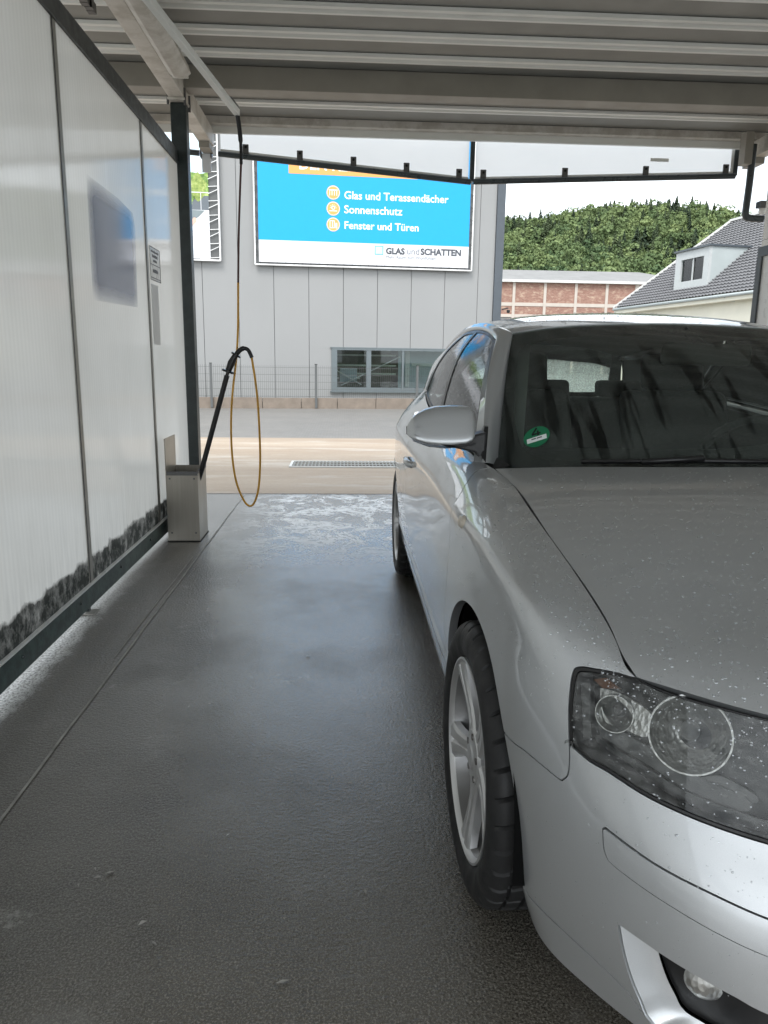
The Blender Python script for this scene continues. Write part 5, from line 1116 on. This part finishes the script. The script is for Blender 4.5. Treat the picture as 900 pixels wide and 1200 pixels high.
# ---- fence and kerb wall
kw = thing("kerb_wall", "low kerb of weathered concrete blocks along the foot of the fence", "kerb", H0, HR)
x = -9.0
while x < 8.5:
    L_ = random.choice((.92,.98,1.0,1.04)); d = random.uniform(-.006,.006); MB().box(x,x+L_-.012,.0+d,.11+d,-.02,.262+random.uniform(-.008,.004)).build("kerb_stone", M["kerb_concrete"], kw, bevel=.008); x += L_
tag(MB().add([(-15,.11,.20),(4.1,.11,.20),(4.1,1.04,.20),(-15,1.04,.20)],[(0,1,2,3)]).build("gravel_strip", M["rough_ground"], None), kind="structure"); bpy.data.objects["gravel_strip"].location = H0; bpy.data.objects["gravel_strip"].rotation_euler = (0,0,HR)
fe = thing("mesh_fence", "dark double wire mesh fence with posts on the low kerb wall", "fence", H0, HR)
posts = [-3.34+2.61*k for k in range(-2, 5)]
panel_me = None
for i, x in enumerate(posts):
    p_ = MB().box(x-.03,x+.03,-.05,-.008,.01,1.10).build("post", M["fence_steel"], fe); MB().box(x-.035,x+.035,-.055,-.004,1.1005,1.115).build("post_cap", M["black_plastic"], p_)
    if i < len(posts)-1:
        if panel_me is None:
            mb = MB()
            for k in range(51): mb.bar((.06+k*.05,.012,.27),(.06+k*.05,.012,1.075),.0055)
            for z in (.30,.48,.66,.84,1.02): mb.bar((.04,.004,z),(2.58,.004,z),.007); mb.bar((.04,.020,z),(2.58,.020,z),.007)
            panel_me = tag(mb.build("mesh_panel", M["fence_steel"], fe), kind="stuff"); panel_me.location = (x,0,0)
        else: copy_of(panel_me, fe, (x,0,0))

# ================================================================== brick factory
fa = thing("brick_factory", "long brick factory with pale posts and grey roof below the wooded hill", "building", (0,90,0))
FX = [12.6+3.75*k for k in range(0, 9)]
for a, c in zip(FX, FX[1:]):
    MB().box(a+.16,c-.16,0,.3,8.25,10.55).build("brick_panel", M["factory_brick"], fa); MB().box(a+.16,c-.16,0,.3,6.9,7.85).build("brick_panel", M["factory_brick"], fa)
for i, a in enumerate(FX): MB().box(a-.16 if i != 6 else a-.32,a+.16,-.12,.3,0,10.56).build("wall_post", M["factory_post"], fa)
MB().box(10,43.2,-.06,.29,7.851,8.249).build("wall_band", M["factory_post"], fa); MB().box(10,43.2,-.07,.28,6.55,6.899).build("wall_band", M["factory_post"], fa); MB().box(10,43.2,0.02,.3,.0,6.548).build("lower_wall", M["fibre_cement"], fa)
MB().box(9.8,43.4,-.5,.1,10.57,10.85).build("gutter", M["verge_white"], fa)
mb = MB(); mb.add([(9.8,-.4,10.86),(43.4,-.4,10.86),(38.6,9,13.05),(9.8,9,13.05),(43.4,18,10.86),(9.8,18,10.86)],[(0,1,2,3),(3,2,4,5),(1,4,2)]); mb.add([(9.8,-.4,10.80),(43.4,-.4,10.80),(43.4,18,10.80),(9.8,18,10.80)],[(3,2,1,0)]); mb.build("roof", M["fibre_cement"], fa)
MB().box(14,20.0,8,10,12.9,13.8).build("roof_vent", M["verge_white"], fa)
MB().box(43.0,43.2,.31,17.8,0,10.8).build("end_wall", M["factory_brick"], fa)

# ================================================================== house with the dormer
E0, dv, uv_, nv = np.array([18.709,51.597,5.0]), np.array([.1541,-.98805,0]), np.array([.7551,.1178,.6450]), np.array([-.6373,-.0994,.7643])
ho = thing("tiled_house", "cream house with dark tiled roof and a boxy zinc dormer", "house", (0,0,0))
def hp(a, u, n=0): return E0+dv*a+uv_*u+nv*n
LA, LU = 24.0, 8.53
def left_edge(u): return u/LU*2.61
mb = MB(); rows = []
NU = 28
for j in range(NU*2):
    u = (j//2+(j % 2)*.98)*LU/NU; lift = .0 if j % 2 else .08
    a0 = left_edge(u)-.2; rows.append([tuple(hp(a0+(LA-a0)*i/420, u, .02+lift+.038*math.sin((a0+(LA-a0)*i/420)*2*math.pi/.30))) for i in range(421)])
mb.grid(rows); mb.build("roof", M["roof_tile"], ho, smooth=False)
# far slope and gables so that the roof is a closed body
rg0, rg1 = hp(2.61,LU), hp(LA,LU); back = np.array([.8,.125,0.]); ex_ = (rg0[2]-5.0)/.645*.7551
bk0, bk1 = E0+back*13.2+dv*0, hp(LA,0)+back*13.2
MB().add([rg0,rg1,bk1,bk0],[(0,1,2,3)]).build("rear_roof", M["roof_tile"], ho); MB().add([tuple(hp(0,0)),tuple(rg0),tuple(bk0)],[(0,1,2)]).build("hip_roof", M["roof_tile"], ho)
mb = MB()
for a_, c_ in ((hp(-.25,-.05,.08),hp(left_edge(6.2)-.2,6.2,.10)),(hp(left_edge(6.2)-.2,6.2,.10),hp(2.5,LU,.12)),(hp(2.5,LU,.12),hp(LA,LU,.12))): mb.bar(a_,c_,.20,.14)
mb.build("verge", M["verge_white"], ho)
gut = MB().tube([hp(-.2,-.12,-.02),hp(LA,-.12,-.02)],.09,10).build("gutter", M["dormer_zinc"], ho, smooth=True)
MB().tube(catmull([hp(11.6,-.12,-.08),hp(11.6,-.05,-.35),hp(12.1,.25,-.75),hp(12.3,.3,-1.2),hp(12.3,-.0,-3)],6),.06,8).build("downpipe", M["dormer_zinc"], ho, smooth=True)
w0, w1 = hp(.3,.55), hp(LA,.55); wn = np.array([.98805,.1541,0])
def wallq(p, q, z0, z1): return [(p[0],p[1],z0),(q[0],q[1],z0),(q[0],q[1],z1),(p[0],p[1],z1)]
MB().prism(wallq(w0,w1,0,5.1), tuple(wn*.3)).build("wall", M["house_render"], ho, fix=True); MB().prism(wallq(w0,w0+wn*11.5,0,5.0), (0,.2,0)).build("gable_wall", M["house_render"], ho, fix=True)
s0, s1 = hp(-.2,-.02), hp(LA,-.02); MB().prism(wallq(s0,s1,4.62,4.93), tuple(wn*.55)).build("eave_box", M["house_render"], ho, fix=True)
# dormer
do = thing("dormer", "", "", (0,0,0)); do.parent = ho
for k in ("label","category"): 
    if k in do: del do[k]
bl, br_ = hp(5.50,.99), hp(8.775,1.007); dz = 7.90
def dpt(f, z, dep=0): p = bl+(br_-bl)*f; return (p[0]+wn[0]*dep, p[1]+wn[1]*dep, z)
zb = 5.62; W0, W1, Z0, Z1 = .17, .845, 6.15, 7.42
mb = MB()
for f0, f1, z0, z1 in ((0,W0,zb,dz),(W1,1,zb,dz),(W0,W1,zb,Z0),(W0,W1,Z1,dz)): mb.prism([dpt(f0,z0),dpt(f1,z0),dpt(f1,z1),dpt(f0,z1)], tuple(wn*.16))
mb.build("dormer_front", M["dormer_frame"], do, fix=True)
for f in (0.0,1.0):
    p = np.array(dpt(f,zb)); t = np.array(dpt(f,dz)); L_ = (dz-zb)/.6450*.7551/.98; q = t+wn*2.72
    MB().prism([tuple(p+wn*.161),tuple(t+wn*.161),tuple(q)], tuple(dv*(-.08 if f else .08))).build("dormer_side", M["dormer_zinc"], do, fix=True)
MB().prism([tuple(np.array(dpt(-.03,dz+.002,-.12))),tuple(np.array(dpt(1.03,dz+.002,-.12))),tuple(np.array(dpt(1.03,dz+.002,2.95))),tuple(np.array(dpt(-.03,dz+.002,2.95)))],(0,0,.10)).build("dormer_roof", M["hall_dark_trim"], do, fix=True)
for f0, f1, m_ in ((W0+.02,.315,"curtain_grey"),(.315,.43,"curtain_red"),(.43,.50,"curtain_grey"),(.52,.66,"curtain_red"),(.66,.71,"curtain_grey"),(.71,W1-.02,"curtain_red")):
    MB().prism([dpt(f0,Z0,.148),dpt(f1-.004,Z0,.148),dpt(f1-.004,Z1,.148),dpt(f0,Z1,.148)], tuple(wn*.03)).build("curtain", M[m_], do, fix=True)
MB().prism([dpt(W0-.05,Z0-.05,.40),dpt(W1+.05,Z0-.05,.40),dpt(W1+.05,Z1+.05,.40),dpt(W0-.05,Z1+.05,.40)], tuple(wn*.03)).build("dormer_room", M["gap_black"], do, fix=True)
MB().prism([dpt(.500,Z0,.05),dpt(.525,Z0,.05),dpt(.525,Z1,.05),dpt(.500,Z1,.05)], tuple(wn*.06)).build("window_bar", M["dormer_frame"], do, fix=True)
MB().prism([dpt(W0,Z0,.12),dpt(W1,Z0,.12),dpt(W1,Z1,.12),dpt(W0,Z1,.12)], tuple(wn*.02)).build("pane", M["window_glass"], do, fix=True)

# ================================================================== wooded hill
RX = [-260,-60,40,88,114,128,151,170,190,210,250,330,520]; RZ = [50,58,64,67,69,74,76,77,68,64,62,60,48]
def hill_z(x, y):
    r = np.interp(x, RX, RZ); t = np.clip((y-135)/(420-135),0,1); t = t*t*(3-2*t)*.55+t*.45
    return r*t*np.clip(1-(np.maximum(y,420)-420)/500,.2,1)
mb = MB(); mb.grid([[(x,y,float(hill_z(x,y))-.1) for y in np.linspace(130,760,44)] for x in np.linspace(-300,560,60)]); tag(mb.build("hill", M["meadow"], None, smooth=True), kind="structure")
def conifer(h, r, seed, cnt=230):
    """spruce: drooping sprays in whorls that shorten towards the tip"""
    g = np.random.default_rng(seed); v, f = [], []
    for k in range(cnt):
        t = (k+g.random())/cnt; z = h*(.06+.94*t); a = k*2.4+g.normal(0,.5); q = r*(1-t)**.9*g.uniform(.55,1.12)+.008; d = np.array([math.cos(a),math.sin(a),-.35]); sd = np.array([-math.sin(a),math.cos(a),g.normal(0,.3)]); p = np.array([d[0]*q*.55,d[1]*q*.55,z]); L_ = q*.55+.012; w = .018+.20*q
        o = len(v); v += [p-d*L_*.5, p+sd*w, p+d*L_*.8+np.array([0,0,-.02*h]), p-sd*w]; f.append((o,o+1,o+2,o+3))
    o = len(v); v += [np.array([.01,0,h*.9]),np.array([-.006,.009,h*.9]),np.array([-.006,-.009,h*.9]),np.array([0,0,h*1.04])]; f += [(o,o+1,o+3),(o+1,o+2,o+3),(o+2,o,o+3)]
    return np.array(v), f
def broadleaf(h, r, seed, cnt=210):
    g = np.random.default_rng(seed); v, f = [], []; cl = [(g.normal(0,.42,3)*np.array([r,r,h*.26])+np.array([0,0,h*.60]), g.uniform(.34,.62)*r) for _ in range(11)]
    for k in range(cnt):
        c, cr_ = cl[k % len(cl)]; d = g.normal(size=3); d /= np.linalg.norm(d); d[2] = abs(d[2])*1.0-.25; p = c+d*cr_*g.uniform(.75,1.05); n = d+g.normal(0,.45,3); n /= np.linalg.norm(n)
        t = np.cross(n,[.2,.3,.9]); t /= np.linalg.norm(t); b2 = np.cross(n,t); s = r*g.uniform(.05,.115); o = len(v)
        for a in (0,1.25,2.5,3.8,5.0): v.append(p+(t*math.cos(a)+b2*math.sin(a))*s*g.uniform(.7,1.3)+n*s*.25*(a in (0,2.5)))
        f.append((o,o+1,o+2,o+3,o+4))
    return np.array(v), f
protoC = [conifer(1,.29,i) for i in range(6)]; protoB = [broadleaf(1,.36,40+i,460) for i in range(7)]
def tinted(mb, tints, name, mat, parent=None):
    o = mb.build(name, mat, parent); a = o.data.attributes.new('tint','FLOAT','POINT'); a.data.foreach_set('value', np.array(tints,np.float32)); return o
cv, ct, bv, bt = MB(), [], MB(), []
g = np.random.default_rng(5); cells = 0
for yi, y in enumerate(np.arange(172, 428, 6.4)):
    for x in np.arange(y*.10-18, y*.50+26, 4.6):
        xx_, yy_ = x+g.uniform(-2.2,2.2), y+g.uniform(-2.2,2.2); z = float(hill_z(xx_,yy_)); u = np.clip((yy_-172)/256,0,1)
        con = g.random() < .20+.48*u**1.2+.22*math.sin(xx_*.05+yy_*.03)
        if con: P, F = protoC[g.integers(6)]; h = g.uniform(8.5,13.5)*(1.12 if g.random() < .1 else 1); w = h*g.uniform(.85,1.25)
        else: P, F = protoB[g.integers(7)]; h = g.uniform(8.5,15); w = h*g.uniform(.85,1.1)
        a = g.uniform(0,6.28); c_, s_ = math.cos(a), math.sin(a); Q = np.stack([(P[:,0]*c_-P[:,1]*s_)*w+xx_,(P[:,0]*s_+P[:,1]*c_)*w+yy_,P[:,2]*h+z-.4],1)
        T_ = np.clip(g.uniform(0,1)*.75 + (.25 if not con and xx_ > 100 else 0) + .0,0,1)
        (cv if con else bv).add(Q,F); (ct if con else bt).extend(list(np.clip(T_+g.normal(0,.10,len(Q)),0,1)))
tag(tinted(cv,ct,"conifer_forest",M["conifer_leaf"]), kind="stuff"); tag(tinted(bv,bt,"broadleaf_forest",M["broad_leaf"]), kind="stuff")
for i, (x, y, h, w, tn, lab) in enumerate(((42,150,12.5,13,.25,"dark rounded tree behind the left end of the factory roof"),(50.5,152,11,12,.78,"light yellowish tree behind the middle of the factory roof"),(44.2,140,7.5,8,.9,"small round bright bush-like tree just above the factory roof"),(57,155,13,14,.12,"large dark tree at the right of the small bright one"),(68,160,14,15,.72,"broad olive tree towering left of the zinc dormer"),(31.5,150,12,12,.35,"mid green tree beside the corner of the grey hall"))):
    z = float(hill_z(x,y)); t = thing("broadleaf_tree", lab, "tree", (x,y,z), 0, "trees at the foot of the wooded hill")
    mb = MB().tube([(0,0,-.3),(.1,.05,h*.3),(0,.1,h*.62)],[h*.032,h*.024,h*.01],8)
    for k in range(5): a = k*1.3; mb.tube([(0,.05,h*(.30+.05*k)),(w*.2*math.cos(a),w*.2*math.sin(a),h*(.48+.06*k))],[h*.012,h*.004],6)
    mb.build("trunk", M["bark"], t, smooth=True)
    P, F = broadleaf(1,.36,90+i,2200); mb = MB().add(P*np.array([w,w,h]),F); gg = np.random.default_rng(i); tinted(mb, np.clip(tn+gg.normal(0,.13,len(P)),0,1), "crown", M["broad_leaf"], t)
